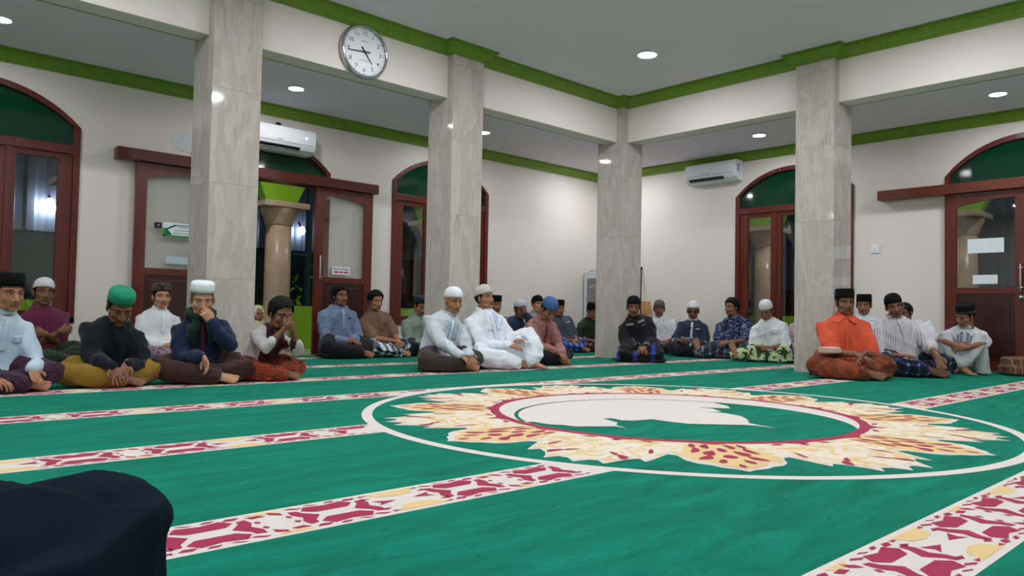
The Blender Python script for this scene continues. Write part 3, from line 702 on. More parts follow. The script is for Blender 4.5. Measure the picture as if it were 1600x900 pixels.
# ------------------------------------------------------------------ cabinet with books, board, staff, folded rug
cb = empty('steel_cabinet', (9.53, 8.47, .004), -math.pi/2, label='white steel cabinet with glazed doors standing behind the corner column', cat='cabinet')
Wc, Dc, Hc = .66, .42, 1.26; M_cab = plain('cabinet_white', (214, 220, 228), .4, .4, var=.01)
MB().box((0, .02, 0), (.02, Dc, Hc)).box((Wc-.02, .02, 0), (Wc, Dc, Hc)).box((0, Dc-.015, 0), (Wc, Dc, Hc)).box((0, 0, Hc-.025), (Wc, Dc, Hc)).box((0, .02, 0), (Wc, Dc, .06)).build('body', M_cab, cb)
for k, z in enumerate((.42, .72, 1.0)): MB().box((.02, .05, z), (Wc-.02, Dc-.015, z+.015)).build('shelf', M_cab, cb)
for k in range(2):
    a = .005+k*.33; b = a+.32
    d = MB().box((a, 0, .05), (a+.055, .02, Hc-.03)).box((b-.055, 0, .05), (b, .02, Hc-.03)).box((a+.055, 0, Hc-.09), (b-.055, .02, Hc-.03)).box((a+.055, 0, .05), (b-.055, .02, .12)).build('cabinet_door', M_cab, cb)
    MB().box((a+.05, .008, .11), (b-.05, .012, Hc-.085)).build('pane', M_glass, d)
    MB().box((b-.035 if k == 0 else a+.02, -.015, .62), (b-.02 if k == 0 else a+.035, 0, .74)).build('handle', M_steel, d)
def book(x, y, z, size, rgb, label, rz=0, stand=False):
    e = empty('book', (x, y, z), rz, label=label, cat='book'); L, W, T = size
    mc = plain('book_%d_%d_%d' % rgb, rgb, .6, .3)
    MB().box((0, 0, 0), (L, W, .003)).box((0, 0, T-.003), (L, W, T)).box((0, 0, 0), (.004, W, T)).build('cover', mc, e)
    MB().box((.004, .004, .003), (L-.004, W-.004, T-.003)).build('pages', M_paper, e)
    if stand:
        for c in e.children: c.rotation_euler = (0, R_(-90), 0); c.location = (T, 0, 0)
book(9.58, 8.40, Hc+.004, (.26, .2, .022), (96, 84, 70), 'brown book lying on top of the white cabinet, lowest of two', -math.pi/2)
book(9.60, 8.38, Hc+.0265, (.22, .17, .03), (150, 142, 128), 'grey book lying on the brown book on the cabinet', -math.pi/2)
book(9.58, 8.40, 1.020, (.24, .18, .04), (170, 96, 80), 'reddish book lying on the upper shelf in the cabinet', -math.pi/2)
book(9.60, 8.38, 1.0605, (.2, .16, .03), (196, 170, 150), 'tan book lying on the reddish book in the cabinet', -math.pi/2)
q = on_plane(1003, 500, 0, 9.8)
e = empty('wooden_board', (9.82, q[1]-.02, 0), label='light wooden board leaning on the wall behind the corner column', cat='board')
MB().box((-.015, -.07, .005), (.015, .2, .80)).build('plank', wood('pine_board', (196, 150, 96), 2), e, bevel=.004, rot=(0, R_(5), 0))
MB().box((-.03, -.05, .60), (-.016, .17, .64)).build('cleat', wood('pine_board', (196, 150, 96), 2), e, rot=(0, R_(5), 0))
q = on_plane(1001.6, 440, 0, 9.55); q2 = on_plane(1001.6, 440, 0, 9.91); dy = q2[1]-q[1]
e = empty('walking_staff', (9.55, q[1], .014), label='thin dark staff standing against the wall by the corner column', cat='staff')
MB().tube([(0, 0, .0), (.36, dy, 1.30)], [.012, .011]).build('shaft', M_black, e, smooth=True); MB().ellipsoid((.363, dy, 1.325), (.02, .02, .03)).build('knob', M_black, e, smooth=True)
# ------------------------------------------------------------------ people: templates
def V(*a): return np.array(a, float)
def remesh(mb, voxel, it=2, fac=.5):
    me = bpy.data.meshes.new('tmp'); me.from_pydata(mb.v, [], mb.f); me.update()
    bm = bmesh.new(); bm.from_mesh(me); bmesh.ops.recalc_face_normals(bm, faces=bm.faces); bm.to_mesh(me); bm.free()
    o = bpy.data.objects.new('tmp', me); COL.objects.link(o)
    r = o.modifiers.new('r', 'REMESH'); r.mode = 'VOXEL'; r.voxel_size = voxel; r.adaptivity = 0
    if it: q = o.modifiers.new('s', 'SMOOTH'); q.iterations = it; q.factor = fac
    dg = bpy.context.evaluated_depsgraph_get(); ev = o.evaluated_get(dg); em = ev.to_mesh()
    n = len(em.vertices); v = np.empty(n*3, np.float32); em.vertices.foreach_get('co', v)
    nr = np.empty(n*3, np.float32); em.vertex_normals.foreach_get('vector', nr)
    li = np.empty(len(em.loops), np.int32); em.loops.foreach_get('vertex_index', li)
    assert len(li) == 4*len(em.polygons)
    ev.to_mesh_clear(); bpy.data.objects.remove(o); bpy.data.meshes.remove(me)
    return v.reshape(-1, 3).astype(float), li.reshape(-1, 4), nr.reshape(-1, 3).astype(float)
def mk(name, parts, mats, parent, mis=None, **props):
    """parts: list of (verts, quads, material index or array) joined into one smooth mesh object"""
    vs, fs, ms = [], [], []; o = 0
    for v, f, mi in parts:
        vs.append(v); fs.append(f+o); o += len(v); ms.append(np.full(len(f), mi, np.int32) if np.isscalar(mi) else mi)
    v = np.concatenate(vs); f = np.concatenate(fs); mi = np.concatenate(ms)
    me = bpy.data.meshes.new(name); me.vertices.add(len(v)); me.vertices.foreach_set('co', v.astype(np.float32).ravel())
    me.loops.add(f.size); me.loops.foreach_set('vertex_index', f.astype(np.int32).ravel())
    me.polygons.add(len(f)); me.polygons.foreach_set('loop_start', np.arange(0, f.size, 4, dtype=np.int32)); me.polygons.foreach_set('loop_total', np.full(len(f), 4, np.int32))
    for mm in mats: me.materials.append(mm)
    me.polygons.foreach_set('material_index', mi); me.polygons.foreach_set('use_smooth', np.ones(len(f), bool))
    me.update(calc_edges=True); me.validate()
    ob = link(me, name, parent); tag(ob, **props); return ob
def head_template():
    b = MB()
    b.ellipsoid((0, -.012, .028), (.077, .097, .089), 20, 14); b.ellipsoid((0, .028, -.028), (.066, .062, .084), 18, 12)
    b.ellipsoid((0, .034, -.072), (.053, .05, .042), 16, 10); b.ellipsoid((0, .070, -.097), (.023, .019, .018))
    for s in (-1, 1):
        b.ellipsoid((s*.043, .056, -.028), (.025, .022, .026)); b.tube([(s*.010, .082, .021), (s*.032, .080, .026), (s*.054, .064, .022)], [.010, .0115, .009])
        b.ellipsoid((s*.014, .096, -.041), (.0105, .011, .009)); b.ellipsoid((s*.031, .069, .002), (.016, .0125, .0105))
        b.ellipsoid((s*.080, -.006, -.006), (.010, .021, .033), M=Euler((R_(-12), 0, s*R_(-22))).to_matrix()); b.ellipsoid((s*.078, .004, -.03), (.008, .01, .012))
        b.tube([(s*.05, -.01, -.06), (s*.042, .05, -.085)], .016)
    b.tube([(0, .080, .014), (0, .095, -.014), (0, .108, -.035)], [.009, .011, .0135]); b.ellipsoid((0, .085, -.055), (.02, .012, .014))
    b.tube([(-.025, .079, -.066), (-.008, .0905, -.063), (.008, .0905, -.063), (.025, .079, -.066)], [.005, .0072, .0072, .005])
    b.tube([(-.022, .079, -.074), (0, .089, -.0765), (.022, .079, -.074)], [.005, .0088, .005])
    b.tube([(0, -.022, -.04), (0, -.030, -.10), (0, -.036, -.19)], [.055, .054, .057], 16)
    v, f, n = remesh(b, .0048, 1, .5)
    c = v[f].mean(1); lip = ((c[:, 1] > .074) & (abs(c[:, 0]) < .027) & (c[:, 2] < -.0585+.02*abs(c[:, 0])) & (c[:, 2] > -.085+.15*abs(c[:, 0]))).astype(np.int32)
    return v, f, lip
def hand_template(curl, spread=1.):
    b = MB()
    rings = []
    for y, w, h, z in ((-.03, .026, .021, 0), (0, .028, .020, 0), (.02, .036, .019, 0), (.05, .041, .017, 0), (.08, .041, .014, .001), (.094, .038, .011, .001)):
        rings.append([(w*math.cos(t), y, z+h*math.sin(t)) for t in np.linspace(0, 2*math.pi, 15)[:-1]])
    b.loft(rings)
    for x, L, r, y0, sp in ((-.031, .072, .0085, .088, -.10), (-.0105, .080, .0088, .092, -.03), (.0105, .074, .0085, .090, .04), (.031, .058, .0076, .084, .12)):
        p = V(x, y0-.012, 0); pts = [p]; a = curl*.35
        for seg in (.48, .30, .24):
            d = V(math.sin(sp*spread), math.cos(a), -math.sin(a)); p = p+d*L*seg*1.08; pts.append(p); a += curl
        b.tube(pts, [r*1.08, r*1.03, r*.95, r*.82], 8)
    b.tube([(-.022, .018, -.004), (-.044, .042, -.012), (-.052, .066, -.020-.01*curl), (-.047, .086, -.026-.012*curl)], [.016, .0125, .0105, .0085], 8)
    return remesh(b, .0042, 1, .4)[:2]
def foot_template():
    b = MB(); rings = []
    for y, w, h, z in ((-.058, .018, .018, -.042), (-.05, .028, .028, -.036), (-.025, .034, .038, -.026), (.0, .036, .042, -.022), (.03, .038, .036, -.028), (.07, .042, .027, -.036), (.11, .045, .02, -.042), (.14, .043, .016, -.046), (.15, .038, .012, -.05)):
        rings.append([(w*math.cos(t), y, z+h*math.sin(t)) for t in np.linspace(0, 2*math.pi, 17)[:-1]])
    b.loft(rings)
    for x, L, r, y0 in ((-.030, .048, .0125, .138), (-.008, .042, .009, .146), (.008, .037, .0085, .143), (.022, .032, .008, .137), (.035, .027, .0078, .128)):
        b.tube([(x, y0-.01, -.050), (x*1.04, y0+L*.6, -.049), (x*1.04, y0+L, -.053)], [r, r*.95, r], 8)
    return remesh(b, .0046, 1, .4)[:2]
T_HEAD = head_template(); T_HAND = {'relaxed': hand_template(.42), 'flat': hand_template(.14, 1.3), 'fist': hand_template(1.05, .4)}; T_FOOT = foot_template()

# ------------------------------------------------------------------ people: materials
def cloth(name, c, rough=.85, bump=.36, weave=420.):
    """c may be an rgb tuple or a function of NT returning a colour socket"""
    if name in MATS: return MATS[name]
    t = NT(name); v = t.coord(); f = t.noise(v, 7, 4, .6, .4)
    if callable(c): col = c(t, v)
    else:
        q = lin(c); col = t.ramp(f, [(.3, tuple(x*.86 for x in q[:3])+(1,)), (.7, tuple(min(1, x*1.08) for x in q[:3])+(1,))])  # plain cloth: fold shading put into the colour as darker and lighter noise
    t.base(col, rough, .2); t.b.inputs['Sheen Weight'].default_value = .12
    fine = t.noise(v, weave, 2); t.bump(t.math('ADD', t.math('MULTIPLY', fine, .12), t.noise(t.coord((1, 1, .4)), 20, 5, .6, 1.6)), bump, .022)
    MATS[name] = t.m; return t.m
def batik(a, b, scale=28., thr=.52, c3=None):
    def fn(t, v):
        n = t.noise(v, scale, 3, .5, 2.2); vo = t.n('ShaderNodeTexVoronoi'); t.l(v, vo.inputs['Vector']); vo.inputs['Scale'].default_value = scale*1.1
        m1 = t.ramp(n, [(thr-.02, (0, 0, 0, 1)), (thr+.02, (1, 1, 1, 1))]); c = t.mix(m1, lin(a), lin(b))
        if c3: c = t.mix(t.ramp(vo.outputs['Distance'], [(.16, (1, 1, 1, 1)), (.2, (0, 0, 0, 1))]), c, lin(c3))
        return c
    return fn
def plaid(base, c1, c2, period=.07, w1=.42, fine=True):
    def fn(t, v):
        sx = t.n('ShaderNodeSeparateXYZ'); t.l(v, sx.inputs[0]); wob = t.math('MULTIPLY', t.noise(v, 5, 2), .05)
        def stripe(sock, per, w, ph=0.):
            u = t.math('ADD', t.math('ADD', sock, wob), ph); return t.math('LESS_THAN', t.math('FRACT', t.math('DIVIDE', u, per)), w)
        a = stripe(t.math('ADD', sx.outputs[0], t.math('MULTIPLY', sx.outputs[1], .35)), period, w1); b = stripe(t.math('ADD', t.math('ADD', sx.outputs[2], 3.), t.math('MULTIPLY', sx.outputs[1], .8)), period, w1)
        s = t.math('MULTIPLY', t.math('ADD', a, b), .5); c = t.ramp(s, [(.0, lin(base)), (.4, lin(c1)), (.9, lin(c2))], 'CONSTANT')
        return c
    return fn
def stripes(base, cols, period=.045, axis=0):
    def fn(t, v):
        sx = t.n('ShaderNodeSeparateXYZ'); t.l(v, sx.inputs[0]); u = t.math('ADD', t.math('ADD', sx.outputs[axis], 3.), t.math('MULTIPLY', t.noise(v, 4, 2), .03))
        f = t.math('FRACT', t.math('DIVIDE', u, period)); st = [(0., lin(base))]; k = len(cols)
        for i, c in enumerate(cols): st += [((i+.55)/k*.98, lin(c)), ((i+.8)/k*.98, lin(base))]
        return t.ramp(f, st, 'CONSTANT')
    return fn
def skin(rgb):
    nm = 'skin_%d_%d_%d' % rgb
    if nm in MATS: return MATS[nm]
    t = NT(nm); v = t.coord(); f = t.noise(v, 14, 4); q = lin(rgb)
    c = t.ramp(f, [(.3, tuple(x*.86 for x in q[:3])+(1,)), (.7, (min(1, q[0]*1.08), q[1]*1.04, q[2]*1.02, 1))])
    t.base(c, .48, .35); t.b.inputs['Subsurface Weight'].default_value = .06; t.b.inputs['Subsurface Radius'].default_value = (.012, .005, .003)
    t.bump(t.noise(v, 300, 2), .05, .002); MATS[nm] = t.m; return t.m
def lipm(rgb): return plain('lip_%d_%d_%d' % rgb, (int(rgb[0]*.86), int(rgb[1]*.66), int(rgb[2]*.66)), .4, .4)
M_hair = plain('black_hair', (12, 10, 10), .62, .18, var=.3, vscale=40, bump=.5, bscale=90)
M_grey = plain('grey_hair', (96, 92, 88), .6, .3, var=.2, vscale=40)
M_eyew = plain('eye_white', (196, 188, 178), .3, .5); M_iris = plain('eye_dark', (22, 14, 10), .2, .5)
def knit(name, rgb):
    if name in MATS: return MATS[name]
    t = NT(name); v = t.coord(); w = t.n('ShaderNodeTexVoronoi'); t.l(v, w.inputs['Vector']); w.inputs['Scale'].default_value = 130
    t.base(t.mix(t.math('MULTIPLY', w.outputs['Distance'], .35), lin(rgb), tuple(x*.6 for x in lin(rgb)[:3])+(1,)), .9, .2); t.bump(w.outputs['Distance'], .5, .004); MATS[name] = t.m; return t.m

# ------------------------------------------------------------------ people: builder
def folds(v, n, amp, seed, freq=18., vert=.5):
    rg = np.random.RandomState(seed); d = np.zeros(len(v))
    for k in range(5):
        w = rg.normal(size=3)*np.array([1, 1, vert]); w = w/np.linalg.norm(w)*freq*rg.uniform(.6, 1.6)
        u = rg.normal(size=3)*6; ph = rg.uniform(0, 6.28)
        s = np.abs(np.sin(v @ w+ph+1.3*np.sin(v @ u+ph*2))); d += (1-s)**2.2*rg.uniform(.5, 1.)-.2
    return v+n*(amp*d/1.6)[:, None]
def basis(y, zhint):
    y = np.array(y, float); y /= np.linalg.norm(y); z = np.array(zhint, float); z -= y*(z @ y)
    if np.linalg.norm(z) < 1e-4: z = V(0, .3, 1)-y*(V(0, .3, 1) @ y)
    z /= np.linalg.norm(z); x = np.cross(y, z); return np.stack([x, y, z], 1)
def rot(axis, a): return np.array(Matrix.Rotation(R_(a), 3, axis))
def ik(S, W, l1, l2, pole):
    d = W-S; L = np.linalg.norm(d); Lm = (l1+l2)*.995
    if L > Lm: W = S+d/L*Lm; d = W-S; L = Lm
    a = (l1*l1-l2*l2+L*L)/(2*L); h = math.sqrt(max(0, l1*l1-a*a)); p = np.array(pole, float); p -= d/L*(p @ d/L); p /= max(1e-6, np.linalg.norm(p))
    return S+d/L*a+p*h, W
NP = [0]
def person(label, head, front=None, pelvis=None, alpha=0., fa=None, pitch=4., roll=0., lean=.06, build=1.12, pose='cross', shirt=None, sleeve='long', bottom=None, hem=.9,
           hands='lap', hmode='relaxed', cap=None, hair='short', sk=(150, 102, 74), eyes='open', must=0, feet='R', scale=1., belly=0., extras=(), voxel=.0115, hs=1., group=None, spread=.88, torso2=None):
    NP[0] += 1; seed = NP[0]*13
    # --- placement
    ref = np.array(pelvis if pelvis is not None else on_floor(*front)[:2], float)
    tc = -ref/np.linalg.norm(ref); rt = V(-tc[1], tc[0]); fdir = tc*math.cos(R_(alpha))+rt*math.sin(R_(alpha))
    if pelvis is None: ref = ref-fdir*.36*scale
    th = math.atan2(-fdir[0], fdir[1]); Rz = rot('Z', math.degrees(th))
    P0 = V(ref[0], ref[1], 0)
    nv = V(ref[0], ref[1], 0)/np.linalg.norm(ref); q = P0+V(*fdir, 0)*lean; d = ray(*head); Hw = CAM+d*((q-CAM) @ nv)/(d @ nv)
    H = Rz.T @ (Hw-P0)
    e = empty('person', tuple(P0), th, label=label, cat='person')
    if group: e['group'] = group
    fa = alpha if fa is None else fa; hyaw = fa-alpha
    Rh = rot('Z', hyaw) @ rot('X', -pitch) @ rot('Y', roll); Rn = rot('Z', hyaw*.25) @ rot('X', -pitch*.45) @ rot('Y', roll*.5)
    N = H+Rn @ V(0, -.044, -.118)*hs; s = scale*float(np.clip(N[2]/.56, .8, 1.15))
    # --- torso curve
    A0 = V(0, -.02, .07)*s if pose != 'kneel' else V(0, -.02, .16)
    A1 = V(N[0]*.25, min(-.03, N[1]*.3-.05), A0[2]+(N[2]-A0[2])*.55)
    def B(t): return A0*(1-t)**2+A1*2*t*(1-t)+N*t*t
    def T(t): q = 2*(1-t)*(A1-A0)+2*t*(N-A1); return q/np.linalg.norm(q)
    ts = [0, .12, .25, .4, .55, .7, .80, .87, .92, .96, 1.0]; wx = [.172, .172, .160, .152, .152, .154, .146, .126, .103, .080, .066]; wy = [.135, .135, .125, .122, .120, .118, .110, .100, .086, .074, .064]
    def ringc(t, off=0.):
        by = belly*math.exp(-((t-.33)/.2)**2); rx = np.interp(t, ts, wx)*build*s+off+by*.6; ry = np.interp(t, ts, wy)*build*s+off+by
        tn = T(t); ya = np.cross(tn, V(1, 0, 0)); ya = V(0, 1, 0)-tn*tn[1]; ya /= np.linalg.norm(ya); xa = np.cross(ya, tn); return B(t), xa, ya, rx, ry
    def tp(t, phi, off=0.):
        c, xa, ya, rx, ry = ringc(t, off); return c+xa*rx*math.sin(phi)+ya*ry*math.cos(phi)
    def torso(mb, off, t1=1.):
        mb.loft([[tuple(tp(t*t1, a, off)) for a in np.linspace(0, 2*math.pi, 25)[:-1]] for t in ts])
    # --- arms
    L1, L2 = .275*s, .245*s; arm = {}
    key = dict(lap=((.03, .27, .185), (-.05, .26, .20)), knees=((.24, .26, .215), (-.24, .26, .215)), floor=((.06, .38, .10), (-.07, .39, .11)), crossed=(dict(p=(-.07, .20, .33), f=(-1, -.25, .15), n=(0, -1, 0), m='fist'), dict(p=(.07, .23, .31), f=(1, -.25, .1), n=(0, -1, 0), m='relaxed')))
    tg = key[hands] if isinstance(hands, str) else hands
    for sgn, w in ((1, tg[0]), (-1, tg[1])):
        c, xa, ya, rx, ry = ringc(.80); S = c+xa*sgn*(.150*build*s)+T(.80)*-.036*s
        pole = (sgn*.55, -.40, -.70); fd = None; pn = V(0, -.25, -1); mode = hmode
        if isinstance(w, dict):
            pole = w.get('pole', pole); fd = w.get('f'); pn = V(*w['n']) if 'n' in w else pn; mode = w.get('m', mode); W = (H+V(*w['head'])) if 'head' in w else V(*w['p'])*s
        else: W = V(*w)*s
        E, W = ik(S, W, L1, L2, pole)
        f = (W-E)/np.linalg.norm(W-E)
        if fd is None: fd = f+V(-sgn*.25, .15, -.1)
        arm[sgn] = (S, E, W, basis(fd, -pn), mode)
    # --- legs
    k = s; legs = {}
    if pose == 'cross':
        for sgn in (1, -1):
            legs[sgn] = [V(sgn*.10, .0, .115)*k, V(sgn*.235, .13, .15)*k, V(sgn*.335, .225, .12)*k] + ([V(.12, .335, .09)*k, V(-.07, .37, .065)*k] if sgn > 0 else [V(-.15, .26, .085)*k, V(.05, .27, .06)*k])
        fdirs = {1: ((-.96, .12, -.12), (.05, .75, .6)), -1: ((.95, .22, -.1), (-.1, .75, .6))}
    elif pose == 'kneesup':
        for sgn in (1, -1): legs[sgn] = [V(sgn*.09, .0, .11)*k, V(sgn*.14, .15, .29)*k, V(sgn*.18, .28, .42)*k, V(sgn*.11, .35, .24)*k, V(-sgn*.03, .41+.03*sgn, .075)*k]
        fdirs = {1: ((-.6, .75, -.1), (0, .1, 1)), -1: ((.6, .75, -.1), (0, .1, 1))}
    elif pose == 'oneknee':
        legs[1] = [V(.10, .0, .115)*k, V(.235, .13, .15)*k, V(.335, .225, .12)*k, V(.14, .33, .09)*k, V(-.02, .37, .065)*k]
        legs[-1] = [V(-.10, .0, .12)*k, V(-.20, .14, .24)*k, V(-.30, .27, .33)*k, V(-.27, .34, .2)*k, V(-.20, .40, .075)*k]
        fdirs = {1: ((-.96, .12, -.12), (.05, .75, .6)), -1: ((-.25, .95, -.1), (0, .1, 1))}
    elif pose == 'kneel':
        for sgn in (1, -1): legs[sgn] = [V(sgn*.10, .0, .19)*k, V(sgn*.16, .18, .19)*k, V(sgn*.21, .36, .115)*k, V(sgn*.17, .18, .075)*k, V(sgn*.13, .0, .06)*k]
        fdirs = {1: ((0, -1, 0), (0, 0, -1)), -1: ((0, -1, 0), (0, 0, -1))}
    elif pose == 'sole':     # one leg stretched so that the sole faces forward at the side
        for sgn in (1, -1):
            legs[sgn] = [V(sgn*.10, .0, .115)*k, V(sgn*.22, .15, .14)*k, V(sgn*.30, .26, .11)*k] + ([V(.34, .36, .085)*k, V(.37, .42, .075)*k] if sgn > 0 else [V(-.15, .28, .085)*k, V(.05, .29, .06)*k])
        fdirs = {1: ((.35, -.25, .9), (.2, -.9, -.3)), -1: ((.95, .22, -.1), (-.1, .75, .6))}
    for sgn in (1, -1):
        for i_ in (1, 2): legs[sgn][i_] = legs[sgn][i_]*V(spread if pose != 'kneesup' else 1, 1, 1)
    # --- body (skin)
    sm, lm = skin(sk), lipm(sk); bb = MB(); torso(bb, -.022, .985)
    bb.tube([N-V(0, 0, .04), N+Rn @ V(0, .012, .06)*hs], [.050*hs, .047*hs], 12)
    for sgn in (1, -1):
        S, E, W, hb, md = arm[sgn]; bb.tube([S-V(sgn*.04, 0, 0), S, (S+E)/2, E, E*.6+W*.4, W], [.05*s, .05*s, .046*s, .039*s, .038*s, .026*s], 12)
        g = legs[sgn]; bb.tube(g, [.07*s, .062*s, .044*s, .040*s, .034*s], 12)
    bv, bf, bn = remesh(bb, voxel*1.35, 2); bv[:, 2] = np.maximum(bv[:, 2], .004)
    parts = [(bv, bf, 0), ((T_HEAD[0]*hs) @ Rh.T+H, T_HEAD[1], T_HEAD[2])]
    for sgn in (1, -1):
        S, E, W, hb, md = arm[sgn]; hv, hf = T_HAND[md]
        if sgn < 0: hv = hv*V(-1, 1, 1); hf = hf[:, ::-1]
        hv = (hv*s*.98) @ hb.T+W; hv[:, 2] = np.maximum(hv[:, 2], .003); parts.append((hv, hf, 0))
        if ('R' if sgn > 0 else 'L') in feet:
            fv, ff = T_FOOT; 
            if sgn < 0: fv = fv*V(-1, 1, 1); ff = ff[:, ::-1]
            fy, fz = fdirs[sgn]; fv = (fv*s*.95) @ basis(fy, fz).T+legs[sgn][-1]; fv = fv+V(0, 0, max(0, .004-fv[:, 2].min())); parts.append((fv, ff, 0))
    mk('body', parts, [sm, lm], e)
    # --- shirt
    sh = MB(); torso(sh, .014)
    for sgn in (1, -1):
        S, E, W, hb, md = arm[sgn]; c, xa, ya, rx, ry = ringc(.79)
        if sleeve == 'long': pts = [c+xa*sgn*.05, S, S*.5+E*.5, E, E*.5+W*.5, E*.04+W*.96]; rd = [.078*s, .068*s*build, .069*s*build, .068*s, .060*s, .048*s]
        elif sleeve == 'half': pts = [c+xa*sgn*.06, S, S*.5+E*.5, E, E*.72+W*.28]; rd = [.075*s, .070*s*build, .069*s*build, .068*s, .066*s]
        else: pts = [c+xa*sgn*.06, S, S*.5+E*.5, S*.12+E*.88]; rd = [.075*s, .066*s*build, .066*s*build, .070*s]
        sh.tube(pts, rd, 14)
    v, f, n = remesh(sh, voxel, 3); v = folds(v, n, .017*s, seed, 15., .6); v[:, 2] = np.maximum(v[:, 2], .006)
    if torso2 is not None:
        cc = v[f].mean(1); so = mk('shirt', [(v, f, ((abs(cc[:, 0]-N[0]*np.clip(cc[:, 2]/N[2], 0, 1)) < torso2[1]) & (cc[:, 1] > -.02)).astype(np.int32))], [shirt, torso2[0]], e)
    else: so = mk('shirt', [(v, f, 0)], [shirt], e)
    # --- lower garment
    sg = MB(); g1, g2 = legs[1], legs[-1]
    sg.ellipsoid((0, -.015*s, A0[2]+.04), (.195*s*build, .165*s, .12*s), 18, 12)
    hw = {'cross': (.110, .104, .092, .086, .074), 'kneesup': (.10, .09, .078, .066, .06), 'oneknee': (.11, .105, .095, .09, .08), 'kneel': (.11, .11, .10, .085, .07), 'sole': (.11, .108, .098, .085, .07)}[pose]
    for sgn in (1, -1):
        g = [np.array(p) for p in legs[sgn]]; g[-1] = g[-2]+(g[-1]-g[-2])*hem
        sg.tube(g, [h*s for h in hw], 14)
    if pose in ('cross', 'sole', 'oneknee'):
        sg.ellipsoid((0, .19*s, .075*s), (.27*s, .17*s, .065*s), 18, 10); sg.ellipsoid((0, .19*s, .035*s), (.35*s, .19*s, .034*s), 18, 8)
    if pose == 'kneel': sg.ellipsoid((0, .18*s, .09*s), (.29*s, .25*s, .09*s), 18, 10); sg.ellipsoid((0, .15*s, .03*s), (.36*s, .26*s, .03*s), 18, 8)
    if pose == 'oneknee': sg.loft([[tuple(V(-.24+.10*math.cos(a), .27+.13*math.sin(a), z)*s) for a in np.linspace(0, 6.283, 15)[:-1]] for z in (.01, .12, .26)])
    if pose == 'kneesup':
        for sgn in (1, -1): sg.loft([[tuple(V(sgn*x0+r*math.cos(a), y0+r*.9*math.sin(a), z)*s) for a in np.linspace(0, 6.283, 15)[:-1]] for z, x0, y0, r in ((.01, .20, .20, .085), (.2, .19, .22, .075), (.36, .18, .25, .068))])
    v, f, n = remesh(sg, voxel*1.08, 3); v = folds(v, n, .020*s, seed+5, 14., 1.); v[:, 2] = np.maximum(v[:, 2], .003)
    mk('sarong' if hem > .5 else 'trousers', [(v, f, 0)], [bottom], e)
    # --- collar, placket and other shirt details (children of the shirt)
    def strip(nm, mat, x0, x1, t0, t1, off=.021, m=14):
        mb = MB(); rows = []
        for i in range(m+1):
            t = t0+(t1-t0)*i/m; c, xa, ya, rx, ry = ringc(t, off); r = []
            for x in np.linspace(x0*s, x1*s, 5): r.append((t, math.asin(max(-.95, min(.95, x/rx)))))
            rows.append(r)
        for o_ in (off, off-.012): mb.v += [tuple(tp(t, p, o_)) for r in rows for t, p in r]
        K = len(rows)*5
        for i in range(m):
            for j in range(4):
                a = i*5+j; mb.f += [(a, a+1, a+6, a+5), (K+a+5, K+a+6, K+a+1, K+a)]
        for i in range(m): mb.f += [(i*5, i*5+5, K+i*5+5, K+i*5), (i*5+4, K+i*5+4, K+i*5+9, i*5+9)]
        mb.f += [(j, K+j, K+j+1, j+1) for j in range(4)]+[(m*5+j, m*5+j+1, K+m*5+j+1, K+m*5+j) for j in range(4)]
        mb.mi = [0]*len(mb.f); return mb.build(nm, mat, so, smooth=True)
    cols = dict(x.split(':') if ':' in x else (x, '') for x in extras if isinstance(x, str)); 
    xm = {x[0]: x[1] for x in extras if isinstance(x, tuple)}
    cm = xm.get('collarmat', shirt)
    if 'nocollar' not in cols:
        mb = MB(); rings = []
        for dz, r in ((-.012, .070), (.012, .066), (.028, .062), (.028, .056), (.0, .056)):
            rings.append([tuple(N+T(1.)*dz+V(math.sin(a)*r*1.04*hs, math.cos(a)*r*hs, -.012*math.cos(a))) for a in np.linspace(0, 6.283, 21)[:-1]])
        mb.loft(rings, False); mb.build('collar', cm, so, smooth=True)
    if 'flaps' in cols:
        for sg_ in (1, -1):
            mb = MB(); mb.add([tuple(tp(.965, sg_*.9, .03)), tuple(tp(.97, sg_*.10, .034)), tuple(tp(.86, sg_*.42, .026)), tuple(tp(.89, sg_*.80, .024))], [(0, 1, 2, 3)])
            o_ = mb.build('collar_flap', cm, so); md_ = o_.modifiers.new('t', 'SOLIDIFY'); md_.thickness = .005
    if 'placket' in cols or 'placketmat' in xm: strip('placket', xm.get('placketmat', shirt), -.015, .015, .95, .45)
    if 'longplacket' in cols: strip('placket', xm.get('placketmat', shirt), -.014, .014, .95, .12)
    if 'embroidery' in xm:
        for sg_ in (1, -1): strip('embroidery', xm['embroidery'], sg_*.022 if sg_ > 0 else -.075, .075 if sg_ > 0 else -.022, .90, .52, .0195)
    if 'pocket' in xm: strip('pocket', xm['pocket'], -.125, -.065, .72, .60, .020, 4)
    if 'pockettrim' in xm: strip('pocket_trim', xm['pockettrim'], -.125, -.06, .735, .715, .0215, 2)
    if 'yoke' in xm:
        for sg_ in (1, -1): strip('yoke', xm['yoke'], sg_*.03 if sg_ > 0 else -.12, .12 if sg_ > 0 else -.03, .90, .83, .021, 4)
    if 'cuffs' in xm:
        for sgn in (1, -1):
            S, E, W, hb, md = arm[sgn]; a, b = (E*.12+W*.88, E*.02+W*.98) if sleeve == 'long' else ((S*.2+E*.8, S*.10+E*.90) if sleeve == 'short' else (E*.8+W*.2, E*.7+W*.3)); r = .050*s if sleeve == 'long' else (.075*s if sleeve == 'short' else .062*s)
            mb = MB(); mb.tube([a, b], r, 14, round_cap=False); mb.build('cuff', xm['cuffs'], so, smooth=True)
